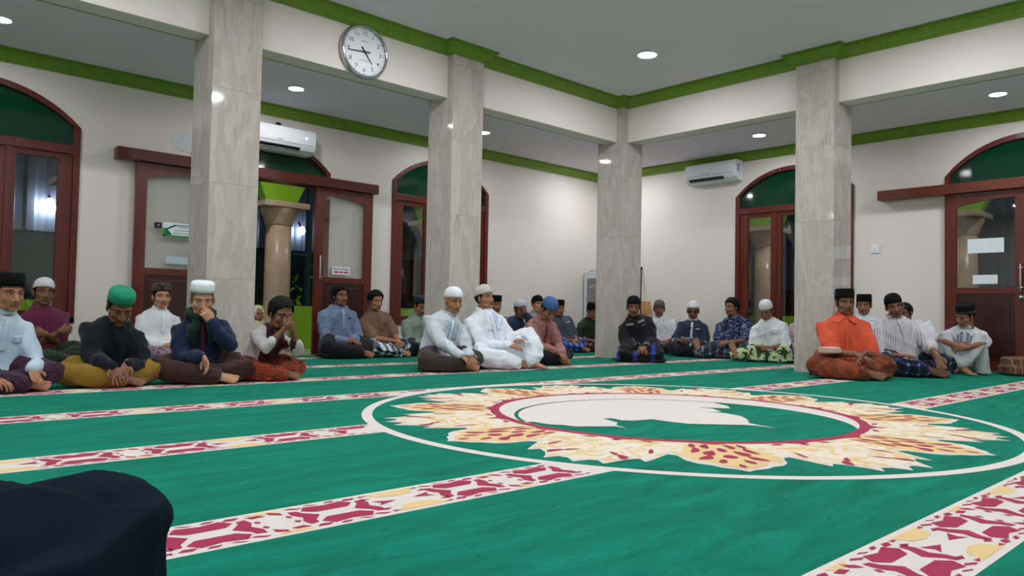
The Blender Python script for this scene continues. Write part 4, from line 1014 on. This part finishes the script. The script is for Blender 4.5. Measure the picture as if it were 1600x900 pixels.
    if 'scarf' in xm:
        mb = MB()
        lp = [N+V(.085*math.sin(a), .075*math.cos(a)+.015, .01-.03*math.cos(a)) for a in np.linspace(.35, 5.93, 14)]; mb.tube(lp, .032, 10)
        for sg_ in (1, -1): mb.tube([tp(.955, sg_*.35, .03), tp(.85, sg_*.42, .035), tp(.70, sg_*.45, .03), tp(.58, sg_*.40, .025)], [.034, .04, .038, .026], 10)
        v, f, n = remesh(mb, .009, 2); v = folds(v, n, .008, seed, 30.); mk('scarf', [(v, f, 0)], [xm['scarf']], e)
    # --- head details
    def hl(mb): mb.v = [tuple(Rh @ (np.array(p)*hs)+H) for p in mb.v]; return mb
    for sg_ in (1, -1):
        mb = MB(); mb.tube([(sg_*.013, .0925, .023), (sg_*.033, .0925, .0305), (sg_*.056, .074, .025)], [.0022, .0034, .0018], 6)
        hl(mb).build('eyebrow', M_grey if hair == 'grey' else M_hair, e, smooth=True)
        mb = MB()
        if eyes == 'open': mb.ellipsoid((sg_*.031, .0755, .002), (.0125, .008, .0050)); mb.ellipsoid((sg_*.031, .0795, .002), (.0056, .0052, .0050), mi=1)
        z = .0 if eyes != 'open' else .0065
        mb.tube([(sg_*.017, .0805, z-.001), (sg_*.031, .0845, z+.001), (sg_*.045, .0755, z-.002)], .0017, 5, mi=1)
        hl(mb).build('eye', [M_eyew, M_iris], e, smooth=True)
    if must:
        mb = MB(); mb.tube([(-.026, .080, -.061), (-.010, .0925, -.0545), (.010, .0925, -.0545), (.026, .080, -.061)], [.002, .0042, .0042, .002], 6)
        if must > 1: mb.ellipsoid((0, .085, -.098), (.012, .008, .014))
        hl(mb).build('moustache', M_grey if hair == 'grey' else M_hair, e, smooth=True)
    if 'glasses' in cols:
        mb = MB()
        for sg_ in (1, -1):
            mb.tube([(sg_*.033+.024*math.cos(a), .094-.25*abs(sg_*.024*math.cos(a)+.0)*(1 if sg_*math.cos(a) > 0 else 0), .001+.017*math.sin(a)) for a in np.linspace(0, 6.283, 17)], .0022, 5, round_cap=False); mb.tube([(sg_*.057, .088, .004), (sg_*.082, .0, .006)], .0018, 5)
        mb.tube([(-.010, .097, .003), (.010, .097, .003)], .002, 5); hl(mb).build('spectacles', M_black, e, smooth=True)
        for sg_ in (1, -1):
            mb = MB(); mb.ellipsoid((sg_*.033, .092, .001), (.022, .0015, .016)); hl(mb).build('tinted_lens', glass('tinted_lens', (.35, .28, .26), .05), e, smooth=True)
    if hair != 'none':
        mb = MB(); tk = {'short': .009, 'thick': .019, 'long': .022, 'grey': .006, 'under': .005}[hair]; rings = []; na = 28
        for kk in range(12):
            r = []
            for a in np.linspace(0, 2*math.pi, na+1)[:-1]:
                fr = math.cos(a)      # 1 front, -1 back
                zl = np.interp(fr, [-1, -.3, .15, .45, .75, 1], [-.075, -.055, -.022 if hair != 'long' else -.045, .03, .068, .074])
                ph = math.acos(max(-1, min(1, (zl-.028)/.089)))*min(kk, 10)/10; w = tk*(1.15 if hair in ('thick', 'long') and kk < 8 else 1.)+.0025*math.sin(a*9+kk*2.)*(1 if hair in ('thick', 'long') else .3)
                if kk == 10: w *= .7
                if kk == 11: w = -.012
                r.append(((.077+w)*math.sin(ph)*math.sin(a), -.012+(.097+w)*math.sin(ph)*math.cos(a), .028+(.089+w*1.1)*math.cos(ph)))
            rings.append(r)
        rings[0] = [(x*0+.002*math.sin(i), -.012+.002*math.cos(i), z) for i, (x, y, z) in enumerate(rings[0])]
        hm_ = M_grey if hair == 'grey' else M_hair
        if hair in ('thick', 'long'):
            mb.loft(rings[:-1], True); rg = random.Random(seed)
            for q in range(46):
                a = rg.uniform(-1.3, 1.3) if q < 24 else rg.uniform(0, 6.28); ph = rg.uniform(.5, 1.05); c0 = V((.077+tk*.8)*math.sin(ph)*math.sin(a), -.012+(.097+tk*.8)*math.sin(ph)*math.cos(a), .028+(.089+tk*.8)*math.cos(ph))
                dr = V(math.sin(a)*.5+rg.uniform(-.3, .3), math.cos(a)*.6, -rg.uniform(.25, .8)); mb.tube([c0-dr*.02, c0+dr*.012, c0+dr*.030], [.010, .009, .003], 6)
            v, f, n = remesh(hl(mb), .0055, 1, .4); v = folds(v, n, .006, seed, 70., .3); mk('hair', [(v, f, 0)], [hm_], e)
        else: mb.loft(rings, False); hl(mb).build('hair', hm_, e, smooth=True)
    if cap:
        kind, cmat = cap[0], cap[1]; band = cap[2] if len(cap) > 2 else None; mb = MB(); rings = []
        prof = {'peci': [(1.0, .0), (1.005, .03), (.99, .07), (.965, .088), (.92, .096), (.6, .094), (.25, .088), (.03, .087)],
                'round': [(1.0, .0), (1.0, .02), (.965, .045), (.88, .068), (.74, .087), (.52, .101), (.26, .108), (.03, .110)],
                'cyl': [(1.0, .0), (1.01, .03), (1.0, .062), (.96, .076), (.85, .084), (.5, .089), (.03, .09)],
                'flat': [(1.0, .0), (1.0, .03), (.975, .055), (.90, .070), (.72, .078), (.35, .083), (.03, .084)]}[kind]
        z0 = {'peci': .040, 'round': .036, 'cyl': .052, 'flat': .05}[kind]; off = {'peci': .010, 'round': .009, 'cyl': .009, 'flat': .010}[kind]
        for sc_, dz in [(.93, .002)]+prof:
            # plan radii follow the skull at the brim
            rings.append([((.077+off)*sc_*math.sin(a), -.012+(.097+off)*sc_*math.cos(a), z0+dz+.014*math.cos(a)*(1-dz/.16)) for a in np.linspace(0, 2*math.pi, 33)[:-1]])
        mb.loft(rings, True); co = hl(mb).build('cap', cmat, e, smooth=True)
        if band is not None:
            mb = MB(); rings = [[((.077+off)*q*math.sin(a), -.012+(.097+off)*q*math.cos(a), z0+dz+.014*math.cos(a)*(1-dz/.16)) for a in np.linspace(0, 2*math.pi, 33)[:-1]] for q, dz in ((.98, .003), (1.025, .003), (1.03, .026), (.98, .028))]
            mb.loft(rings, False); hl(mb).build('cap_band', band, co, smooth=True)
    return e, dict(H=H, N=N, arm=arm, s=s, tp=tp)
# ------------------------------------------------------------------ people: who sits where
def row(x, ax, v):
    p = on_plane(x, 560, ax, v); return p[0], p[1]
S_DARK, S_MID, S_LIGHT, S_BROWN = (130, 88, 66), (168, 118, 88), (188, 140, 110), (148, 102, 76)
velvet = plain('black_velvet', (12, 12, 15), .85, .2, var=.15); wcap = knit('white_knit_cap', (226, 226, 230)); bcap = knit('black_knit_cap', (16, 17, 22))
W_shirt = cloth('white_shirt', (222, 226, 232)); W_shirt2 = cloth('white_shirt_b', (230, 232, 236)); W_cool = cloth('pale_white_koko', (206, 214, 222))
# front row, beginning beside the foreground knee
person('young man in tall black cap and pale blue shirt with purple batik sarong', (13, 458), spread=1., front=(22, 616), alpha=22, fa=28, pitch=6, shirt=cloth('pale_blue_shirt', (196, 214, 230)), bottom=cloth('purple_batik', batik((44, 22, 40), (78, 44, 66), 40)),
       hands=(dict(p=(.12, .36, .12)), dict(p=(-.12, .36, .17), f=(-.1, .6, -.9), n=(-.2, 1, .3))), cap=('peci', velvet), sk=S_MID, extras=('placket', ('pocket', cloth('pale_blue_shirt', (196, 214, 230)))), lean=.10)
person('man in bright green cap and black shirt bowing over mustard sarong', (188, 479), scale=1.08, front=(176, 608), alpha=8, fa=14, pitch=34, shirt=cloth('black_navy_shirt', (16, 20, 32)), bottom=cloth('mustard_sarong', (138, 108, 34)),
       hands=(dict(p=(.0, .42, .17), f=(-.25, .5, -.85), n=(0, .9, -.3), m='flat'), dict(p=(-.10, .40, .19), f=(.3, .5, -.8), n=(0, .9, -.3), m='flat')), cap=('flat', cloth('green_velvet', (14, 132, 98))), sk=S_DARK, eyes='down', lean=.17, build=1.2, spread=1., extras=('placket',), hmode='flat')
person('man in white cap and navy maroon shirt with dark green scarf holding his chin', (316, 468), spread=1., front=(322, 602), alpha=6, fa=6, pitch=14, shirt=cloth('navy_shirt', (26, 38, 66)), bottom=cloth('brown_sarong', (62, 38, 34)),
       hands=(dict(p=(.03, .39, .225), f=(-.3, .6, -.7), n=(0, .7, -.7)), dict(head=(-.055, .14, -.165), f=(.55, .1, .8), n=(.4, -.9, .3), m='fist', pole=(-.6, .1, -.9))), cap=('cyl', cloth('white_cap_cloth', (232, 234, 240), .8, .1)), hair='grey', sk=S_LIGHT, eyes='down', extras=('longplacket', ('scarf', cloth('dark_green_scarf', batik((8, 34, 26), (20, 62, 46), 60))), ('yoke', cloth('maroon_yoke', (92, 28, 48))), ('placketmat', cloth('maroon_yoke', (92, 28, 48)))), lean=.12)
bm_ = cloth('boy_maroon', (70, 24, 36))
person('boy in white and maroon shirt resting his chin on both hands', (439, 490), front=(440, 597), alpha=28, fa=30, pitch=18, shirt=cloth('boy_white', (196, 190, 190)), sleeve='half', bottom=cloth('rust_batik_sarong', batik((134, 52, 26), (42, 24, 28), 16, .60, (200, 130, 70))), scale=1.0, build=.98, hs=1.0,
       hands=(dict(head=(.03, .12, -.11), f=(-.5, .1, .6), n=(0, -.9, .3), m='fist', pole=(.5, .2, -.9)), dict(head=(-.03, .135, -.125), f=(.5, .1, .6), n=(0, -.9, .3), m='fist', pole=(-.5, .2, -.9))), hair='thick', sk=S_DARK, eyes='down', lean=.20, torso2=(bm_, .085), extras=(('collarmat', bm_),))
# along the wall with the open door
person('man in white knitted cap and maroon shirt with folded arms by the window', (68, 458), pelvis=row(70, 1, 8.0), alpha=14, fa=16, pitch=-4, roll=-6, shirt=cloth('maroon_batik', batik((96, 34, 62), (116, 48, 78), 70)), sleeve='short', bottom=cloth('dark_green_sarong', batik((24, 38, 32), (52, 66, 50), 20)),
       hands='crossed', cap=('round', wcap), sk=S_DARK, eyes='down', lean=.0, extras=('placket',))
person('man in brown patterned cap and white collarless shirt before the left door leaf', (252, 464), pelvis=row(246, 1, 8.02), alpha=20, fa=18, pitch=0, shirt=W_shirt2, bottom=cloth('pale_batik_sarong', batik((150, 130, 140), (90, 60, 80), 30)), hands='lap', cap=('cyl', cloth('brown_batik_cap', batik((34, 30, 32), (110, 92, 84), 50))), sk=S_LIGHT, extras=('placket', 'pocketx'), lean=.02, must=1)
gb_ = cloth('greyblue_koko', (118, 134, 166))
person('long haired man in grey blue shirt and dark trousers before the right door leaf', (532, 462), spread=.72, pelvis=row(528, 1, 8.05), alpha=26, fa=30, pitch=2, shirt=gb_, bottom=cloth('dark_trousers', (30, 26, 30)), hands='lap', hair='long', sk=S_BROWN, extras=('placket', ('pockettrim', cloth('navy_trim', (44, 54, 90))), ('placketmat', cloth('greyblue_placket', (150, 164, 190))), ('collarmat', cloth('navy_trim2', (70, 84, 122)))), lean=.03, feet='RL')
person('black haired man in brown shirt and black and white checked sarong', (587, 470), spread=.72, pelvis=row(590, 1, 8.02), alpha=30, fa=32, pitch=8, shirt=cloth('brown_shirt', (122, 92, 74)), sleeve='short', bottom=cloth('check_sarong', plaid((16, 18, 26), (96, 104, 122), (214, 220, 228), .075, .5)), hands=((.0, .34, .2), (-.08, .35, .19)), hair='thick', sk=S_MID, eyes='closed', extras=('placket', ('pocket', cloth('brown_shirt', (122, 92, 74)))), lean=.04)
person('man in navy cap and sage green shirt partly behind the marble column', (657, 478), spread=.72, pelvis=row(652, 1, 8.02), alpha=30, fa=34, pitch=20, shirt=cloth('sage_shirt', (150, 166, 154)), bottom=cloth('dark_plaid_sarong', plaid((20, 22, 32), (32, 40, 50), (56, 66, 80), .06)), hands='lap', cap=('flat', cloth('navy_cap', (34, 42, 62))), sk=S_MID, eyes='down', extras=('placket',), lean=.10)
person('man in tall black cap mostly hidden behind the white robe man', (774, 476), spread=.6, pelvis=row(775, 1, 8.0), alpha=30, fa=30, pitch=6, shirt=cloth('grey_shirt_a', (110, 112, 118)), bottom=cloth('dark_trousers', (30, 26, 30)), cap=('peci', velvet), sk=S_MID, lean=.04, voxel=.015)
person('man in white cap and navy shirt touching his face by the bare wall', (813, 484), spread=.72, pelvis=row(798, 1, 7.55), alpha=26, fa=30, pitch=10, shirt=cloth('steel_navy_shirt', (44, 56, 80)), bottom=cloth('navy_sarong', (26, 32, 48)), hands=((.1, .25, .25), dict(head=(-.02, .125, -.06), f=(.3, .0, .9), n=(.2, -.9, .1), pole=(-.5, .4, -.6))), cap=('round', knit('cream_knit_cap', (196, 200, 212))), hair='under', sk=S_DARK, eyes='down', lean=.10, scale=.95)
person('man in tilted black cap hidden behind the blue knitted cap', (840, 476), spread=.6, pelvis=row(838, 1, 8.12), alpha=35, fa=35, pitch=-2, shirt=cloth('grey_shirt_b', (150, 150, 150)), bottom=cloth('dark_trousers', (30, 26, 30)), cap=('round', velvet), sk=S_LIGHT, lean=.0, voxel=.015)
person('man in black cap and slate shirt with white chest trim and blue plaid sarong', (873, 482), spread=.6, pelvis=row(884, 1, 7.85), alpha=26, fa=30, pitch=4, shirt=cloth('slate_shirt', (76, 82, 94)), sleeve='short', bottom=cloth('blue_plaid_sarong', plaid((30, 36, 64), (44, 70, 140), (110, 140, 190), .08, .4)), cap=('peci', velvet), sk=S_BROWN, extras=('placket', ('pockettrim', W_shirt2)), lean=.04)
person('man in olive green shirt and black cap partly behind the corner column', (926, 487), spread=.72, pelvis=row(918, 1, 7.85), alpha=36, fa=38, pitch=16, shirt=cloth('olive_shirt', (44, 56, 36)), sleeve='short', bottom=cloth('orange_batik_sarong', batik((60, 40, 40), (196, 100, 44), 12, .56, (190, 170, 160))), cap=('peci', velvet), sk=S_BROWN, eyes='down', hands=((.2, .3, .2), (-.12, .34, .2)), lean=.12)
# in front of the second column
emb = cloth('blue_embroidery', batik((206, 214, 222), (128, 150, 178), 60, .5))
person('man in white cap and pale embroidered shirt with grey brown sarong sitting barefoot', (708, 471), front=(716, 582), alpha=32, fa=33, pitch=8, shirt=W_cool, bottom=cloth('taupe_sarong', (66, 56, 54)), hands=(dict(p=(.0, .40, .17), f=(-.5, .5, -.6)), dict(p=(-.10, .38, .17), f=(-.2, .6, -.75), n=(0, .8, -.5))), cap=('round', cloth('white_cap_cloth', (232, 234, 240), .8, .1)), hair='none', sk=S_MID, extras=('placket', ('embroidery', emb)), lean=.06, hem=.7, build=1.16)
robe = cloth('white_robe', (232, 236, 244))
person('man in long white robe and lace cap leaning on the marble column', (757, 466), front=(800, 577), alpha=38, fa=52, pitch=-8, roll=4, pose='oneknee', shirt=robe, bottom=robe, hands=(dict(p=(.04, .30, .22)), dict(p=(-.14, .26, .27))), cap=('round', knit('lace_cap', (206, 202, 196))), sk=S_MID, eyes='closed', extras=('longplacket', ('embroidery', cloth('blue_embroidery2', batik((226, 232, 244), (150, 178, 220), 40, .5)))), lean=-.04, build=1.16, hem=.85, must=1, feet='RL')
person('man in blue knitted cap and red batik shirt bowing his head', (857, 483), front=(868, 571), alpha=36, fa=40, pitch=42, shirt=cloth('red_batik_shirt', batik((176, 140, 132), (136, 62, 62), 60, .5)), bottom=cloth('black_sarong', (22, 22, 28)), hands=(dict(p=(-.02, .42, .16), f=(-.3, .6, -.6)), dict(p=(-.10, .40, .15), f=(.2, .6, -.7))), cap=('round', knit('blue_knit_cap', (72, 104, 154))), sk=S_BROWN, eyes='down', extras=('longplacket', ('placketmat', cloth('red_placket', (140, 44, 54)))), lean=.24, hem=.6)
# by the corner column and along the other wall
person('man in black skullcap and black grey shirt kneeling before the corner column', (990, 480), front=(1001, 567), alpha=2, fa=4, pitch=6, pose='kneel', shirt=cloth('black_shirt', (24, 22, 26)), bottom=cloth('black_blue_sarong', stripes((24, 22, 26), [(46, 58, 150)], .21)), hands=(dict(p=(.03, .36, .20), f=(-.6, .5, -.4)), dict(p=(-.06, .36, .20), f=(.6, .5, -.4))), cap=('round', bcap), sk=S_DARK, extras=('placket', ('yoke', cloth('grey_yoke', (120, 112, 116))), ('cuffs', cloth('grey_yoke', (120, 112, 116))), ('pockettrim', cloth('grey_yoke', (120, 112, 116)))), lean=.08, feet='')
person('man in grey knitted cap and open white short sleeved shirt by the wall', (1030, 483), spread=.6, pelvis=row(1036, 0, 9.6), alpha=2, fa=-4, pitch=2, shirt=W_shirt, sleeve='short', bottom=cloth('dark_sarong_b', (30, 28, 34)), cap=('round', knit('grey_knit_cap', (104, 100, 98))), sk=S_DARK, extras=('flaps', 'longplacket'), lean=.02)
p20, i20 = person('man in white cap and dark glasses wearing navy shirt with white trim', (1083, 486), spread=.72, pelvis=row(1080, 0, 9.36), alpha=-6, fa=-4, pitch=6, shirt=cloth('slate_navy_shirt', (46, 56, 76)), sleeve='half', bottom=cloth('black_sarong_b', (24, 22, 26)), hands=(dict(p=(.13, .30, .24)), dict(p=(-.08, .28, .22))), cap=('round', wcap), hair='under', sk=S_DARK, extras=('glasses', 'longplacket', ('placketmat', W_cool), ('collarmat', W_cool), ('cuffs', W_cool), ('pockettrim', W_cool)), lean=.06)
person('stout man in navy batik shirt with black hair looking aside', (1143, 480), spread=.72, pelvis=row(1150, 0, 9.45), alpha=-14, fa=-38, pitch=2, pose='sole', shirt=cloth('navy_white_batik', batik((20, 28, 62), (140, 156, 196), 26, .58)), sleeve='short', bottom=cloth('grey_plaid_sarong', plaid((34, 40, 52), (66, 78, 94), (130, 142, 156), .1, .3)), hands=(dict(p=(.06, .30, .22)), dict(p=(-.0, .31, .22))), hair='thick', sk=S_BROWN, build=1.22, belly=.03, extras=('flaps', 'placket'), lean=.0, must=1)
person('man in white knitted cap and white shirt bowing over green tie dye sarong', (1197, 485), spread=.72, pelvis=row(1205, 0, 9.25), alpha=-10, fa=-18, pitch=30, pose='sole', shirt=W_shirt2, sleeve='short', bottom=cloth('tiedye_sarong', batik((186, 196, 150), (40, 60, 36), 5, .52, (96, 128, 52))), hands=(dict(p=(.06, .28, .2)), dict(p=(-.06, .28, .2))), cap=('round', wcap), sk=S_BROWN, eyes='down', extras=('longplacket', ('pocket', W_shirt2)), lean=.10)
person('man mostly hidden behind the column with a blue denim sarong', (1262, 486), spread=.72, pelvis=row(1257, 0, 9.56), alpha=-4, pitch=6, shirt=cloth('speckled_pink_shirt', batik((190, 176, 174), (150, 120, 124), 60)), bottom=cloth('denim_sarong', (40, 54, 84)), cap=('peci', velvet), sk=S_MID, lean=.05, voxel=.014)
p23, i23 = person('man in bright orange shirt and tall black cap before the marble column', (1320, 473), spread=.86, front=(1334, 594), alpha=14, fa=22, pitch=2, shirt=cloth('orange_shirt', (214, 88, 58)), sleeve='short', bottom=cloth('rust_sarong', batik((110, 54, 30), (140, 64, 40), 4, .5, (90, 40, 40))), hands=(dict(p=(-.02, .34, .22), f=(-.7, .4, -.3)), dict(p=(-.08, .34, .23), f=(.5, .5, -.4), n=(0, .6, -.8))), cap=('peci', velvet), sk=S_DARK, extras=('flaps', 'longplacket'), lean=.03)
person('man in black cap and white shirt behind the orange shirt man', (1350, 477), spread=.72, pelvis=row(1356, 0, 9.45), alpha=0, fa=-8, pitch=4, shirt=W_shirt, bottom=cloth('dark_trousers', (30, 26, 30)), cap=('peci', velvet), sk=S_BROWN, eyes='down', extras=('flaps',), lean=.02)
person('man in black cap and striped shirt tilting his head', (1397, 479), front=(1436, 590), alpha=20, fa=14, pitch=6, roll=12, shirt=cloth('striped_shirt', stripes((206, 206, 212), [(176, 128, 112), (150, 156, 176), (190, 150, 130), (120, 112, 116)], .075)), sleeve='half', bottom=cloth('navy_plaid_sarong', plaid((18, 22, 38), (40, 54, 92), (150, 164, 196), .10, .22)), hands=((.16, .3, .2), dict(p=(-.16, .42, .16), f=(-.1, .5, -.85), n=(.2, .8, -.2))), cap=('round', velvet), hair='under', sk=S_DARK, extras=('placket',), lean=.02, hem=.75)
person('man in white shirt hiding his face behind his hand', (1413, 489), spread=.6, pelvis=row(1446, 0, 9.55), alpha=-8, fa=-30, pitch=10, shirt=W_shirt2, sleeve='short', bottom=cloth('red_navy_plaid', plaid((22, 26, 44), (50, 66, 110), (130, 50, 56), .1, .3)), hands=(dict(head=(.04, .13, -.03), f=(-.2, .05, 1), n=(-.2, -1, .1), m='flat', pole=(.8, .3, -.6)), (-.05, .26, .28)), hair='short', sk=S_DARK, eyes='closed', extras=('nocollar', ('collarmat', bcap)), lean=.04)
person('man hugging his raised knees in white shirt and black cap by the closed door', (1508, 494), pelvis=row(1507, 0, 9.42), alpha=-4, fa=-42, pitch=18, roll=-8, pose='kneesup', shirt=cloth('white_plaid_shirt', batik((212, 214, 216), (196, 200, 206), 8)), sleeve='short', bottom=cloth('pale_grey_trousers', (190, 192, 194)), hands=(dict(p=(.05, .43, .335), f=(-1, .0, -.12), n=(0, -1, 0), pole=(1, .5, .0)), dict(p=(-.05, .45, .315), f=(1, .0, -.12), n=(0, -1, 0), pole=(-1, .5, .0))), cap=('peci', velvet, cloth('brown_songket_band', batik((40, 34, 28), (86, 72, 52), 50))), sk=S_BROWN, eyes='down', extras=('flaps', 'placket', ('embroidery', cloth('grey_plaid_panel', plaid((196, 200, 210), (130, 138, 160), (90, 98, 124), .03)))), lean=.12, feet='RL', hem=.75)
# the girl sitting outside on the porch
pg, ig = person('girl in cream headscarf and pale dress sitting outside on the porch', (403, 491), pelvis=row(408, 1, 9.25), alpha=20, fa=22, shirt=cloth('pale_teal_dress', (150, 190, 186)), bottom=cloth('pale_teal_dress', (150, 190, 186)), hair='none', sk=S_MID, scale=.8, build=.8, hs=.86, lean=.02, extras=('nocollar',), voxel=.014)
mb = MB(); H = ig['H']; mb.ellipsoid(tuple(H+V(0, -.022, .012)), (.086, .094, .106), 20, 14); mb.ellipsoid(tuple(H+V(0, -.01, -.12)), (.10, .085, .07), 18, 10); mb.ellipsoid(tuple(H+V(0, .0, -.19)), (.14, .10, .08), 18, 10)
v, f, n = remesh(mb, .009, 3); v = folds(v, n, .005, 3, 25.); mk('headscarf', [(v, f, 0)], [cloth('cream_headscarf', (222, 216, 190))], pg)

# ------------------------------------------------------------------ person beside the camera: navy cloth over a raised knee
def cam_pt(lat, dep, z):
    r2 = V(CR[0], CR[1], 0)/np.hypot(CR[0], CR[1]); f2 = V(CF[0], CF[1], 0)/np.hypot(CF[0], CF[1]); return r2*lat+f2*dep+V(0, 0, z)
navy = cloth('dark_navy_sarong', (12, 26, 38), .9, .06)
o28 = cam_pt(-.885, .84, 0); fd = (cam_pt(-.475, .90, 0)-o28)[:2]; navy.node_tree.nodes['Principled BSDF'].inputs['Sheen Weight'].default_value = 0; navy.node_tree.nodes['Principled BSDF'].inputs['Specular IOR Level'].default_value = .05; th = math.atan2(-fd[0], fd[1])
e = empty('person', tuple(o28), th, label='person beside the camera with dark navy cloth draped over raised knees', cat='person')
bb = MB(); sk_ = skin(S_MID)
for s_ in (1, -1): bb.tube([(s_*.1, 0, .12), (s_*.10, .18, .19), (s_*.10, .34, .24), (s_*.10, .36, .14), (s_*.1, .36, .06)], [.07, .06, .045, .04, .034], 12)
bb.loft([[(.16*w*math.cos(a), -.02-.03*z+.11*w*math.sin(a), z) for a in np.linspace(0, 6.283, 19)[:-1]] for z, w in ((.04, 1), (.2, .95), (.4, 1), (.52, .95), (.58, .5), (.62, .36))]); bb.tube([(0, -.04, .58), (0, -.02, .70)], .05)
for s_ in (1, -1): bb.tube([(s_*.16, -.03, .53), (s_*.24, .02, .3), (s_*.20, .16, .22)], [.05, .04, .03])
bv, bf, bn = remesh(bb, .012, 2); Hh = V(0, .0, .79); parts = [(bv, bf, 0), (T_HEAD[0]+Hh, T_HEAD[1], T_HEAD[2])]
for s_ in (1, -1):
    hv, hf = T_HAND['relaxed']; hv = hv*V(s_, 1, 1); hf = hf if s_ > 0 else hf[:, ::-1]; parts.append((hv @ basis((-s_*.3, .9, .1), (0, 0, 1)).T+V(s_*.20, .16, .22), hf, 0))
    fv, ff = T_FOOT; fv = fv*V(s_, 1, 1); ff = ff if s_ > 0 else ff[:, ::-1]; parts.append((fv*.8+V(s_*.1, .30, .056), ff, 0))
mk('body', parts, [sk_, lipm(S_MID)], e)
sh = MB(); sh.loft([[(.18*w*math.cos(a), -.02-.03*z+.13*w*math.sin(a), z) for a in np.linspace(0, 6.283, 19)[:-1]] for z, w in ((.05, 1), (.2, .97), (.4, 1.02), (.52, .98), (.58, .55), (.62, .40))])
for s_ in (1, -1): sh.tube([(s_*.12, -.03, .53), (s_*.17, -.03, .53), (s_*.245, .02, .3), (s_*.21, .13, .235)], [.065, .065, .055, .045])
v, f, n = remesh(sh, .012, 3); v = folds(v, n, .008, 4); mk('shirt', [(v, f, 0)], [navy], e)
sg = MB()      # cloth tent over both knees
def outline(z):
    t = z/.31; sx = .235+.03*(1-t); y1 = .455+.004*(1-t); y0 = -.12; pts = []
    for a in np.linspace(0, 2*math.pi, 41)[:-1]:
        c, s_ = math.cos(a), math.sin(a); x = sx*math.copysign(abs(c)**.55, c); y = (y0+y1)/2+(y1-y0)/2*math.copysign(abs(s_)**.5, s_)
        x += .012*math.sin(a*9+1.)*(1-t*.6); y += .012*math.sin(a*7)*(1-t*.6); pts.append((x, y, z if z < .3 else z))
    return pts
sg.loft([outline(z) for z in (.005, .1, .2, .27, .305)]); sg.ellipsoid((.06, .27, .285), (.19, .155, .078), 24, 14); sg.ellipsoid((-.12, .33, .272), (.12, .13, .06), 20, 12); sg.ellipsoid((0, .06, .22), (.22, .25, .08), 20, 12)
v, f, n = remesh(sg, .008, 8, .6); v = folds(v, n, .012, 9, 11., .12); v[:, 2] = np.maximum(v[:, 2], .003); mk('sarong', [(v, f, 0)], [navy], e)
hb_ = MB(); rings = []
for kk in range(9): rings.append([((.087)*math.sin(kk/8*1.75)*math.sin(a), -.012+.107*math.sin(kk/8*1.75)*math.cos(a), Hh[2]+.035+.095*math.cos(kk/8*1.75)) for a in np.linspace(0, 6.283, 25)[:-1]])
hb_.loft(rings, False); hb_.build('hair', M_hair, e, smooth=True)

# ------------------------------------------------------------------ small things near the people
def soft(name, prims, mat, loc, rz, vox, label, cat, sub=None, amp=.004, part='cloth'):
    mb = MB()
    for p in prims: p(mb)
    v, f, n = remesh(mb, vox, 3); v = folds(v, n, amp, 21, 30.); e = empty(name, tuple(loc), rz, label=label, cat=cat); mk(part, [(v, f, 0)], [mat], e); return e
rb = lambda x, y, z, a, b, c: (lambda mb: mb.loft([[(x+a*q*math.copysign(abs(math.cos(t))**.5, math.cos(t)), y+b*q*math.copysign(abs(math.sin(t))**.5, math.sin(t)), z+c*w) for t in np.linspace(0, 6.283, 25)[:-1]] for w, q in ((-1, .85), (-.7, 1), (.7, 1), (1, .85))]))
q = on_floor(1604, 588)
soft('folded_rug', [rb(0, 0, .06, .27, .17, .055), rb(.01, .0, .15, .25, .16, .05)], cloth('rug_stripes', stripes((120, 84, 62), [(66, 34, 24), (176, 140, 116), (90, 50, 36)], .055)), (q[0]+.12, q[1]+.02, 0), R_(-40), .009, 'folded brown striped rug lying on the carpet by the closed door', 'rug', part='fabric')
P23 = np.array(p23.location); R23 = rot('Z', math.degrees(p23.rotation_euler[2])); c = P23+R23 @ (V(.18, .27, .238)*i23['s'])
soft('folded_cloth', [rb(0, 0, .0, .10, .07, .018), rb(.005, .005, .028, .095, .065, .014)], cloth('peach_cloth', (214, 178, 162)), c, p23.rotation_euler[2]+.4, .007, 'folded peach cloth on the lap of the orange shirt man', 'cloth')
P20 = np.array(p20.location); R20 = rot('Z', math.degrees(p20.rotation_euler[2])); c = P20+R20 @ (V(.02, .36, .245)*i20['s'])
e = empty('booklet', tuple(c), p20.rotation_euler[2], label='open white booklet in the hands of the man with dark glasses', cat='booklet')
for s_ in (1, -1): MB().box((0 if s_ > 0 else -.09, -.06, 0), (.09 if s_ > 0 else 0, .06, .005)).build('page', M_paper, e, rot=(R_(30), -s_*R_(12), 0))
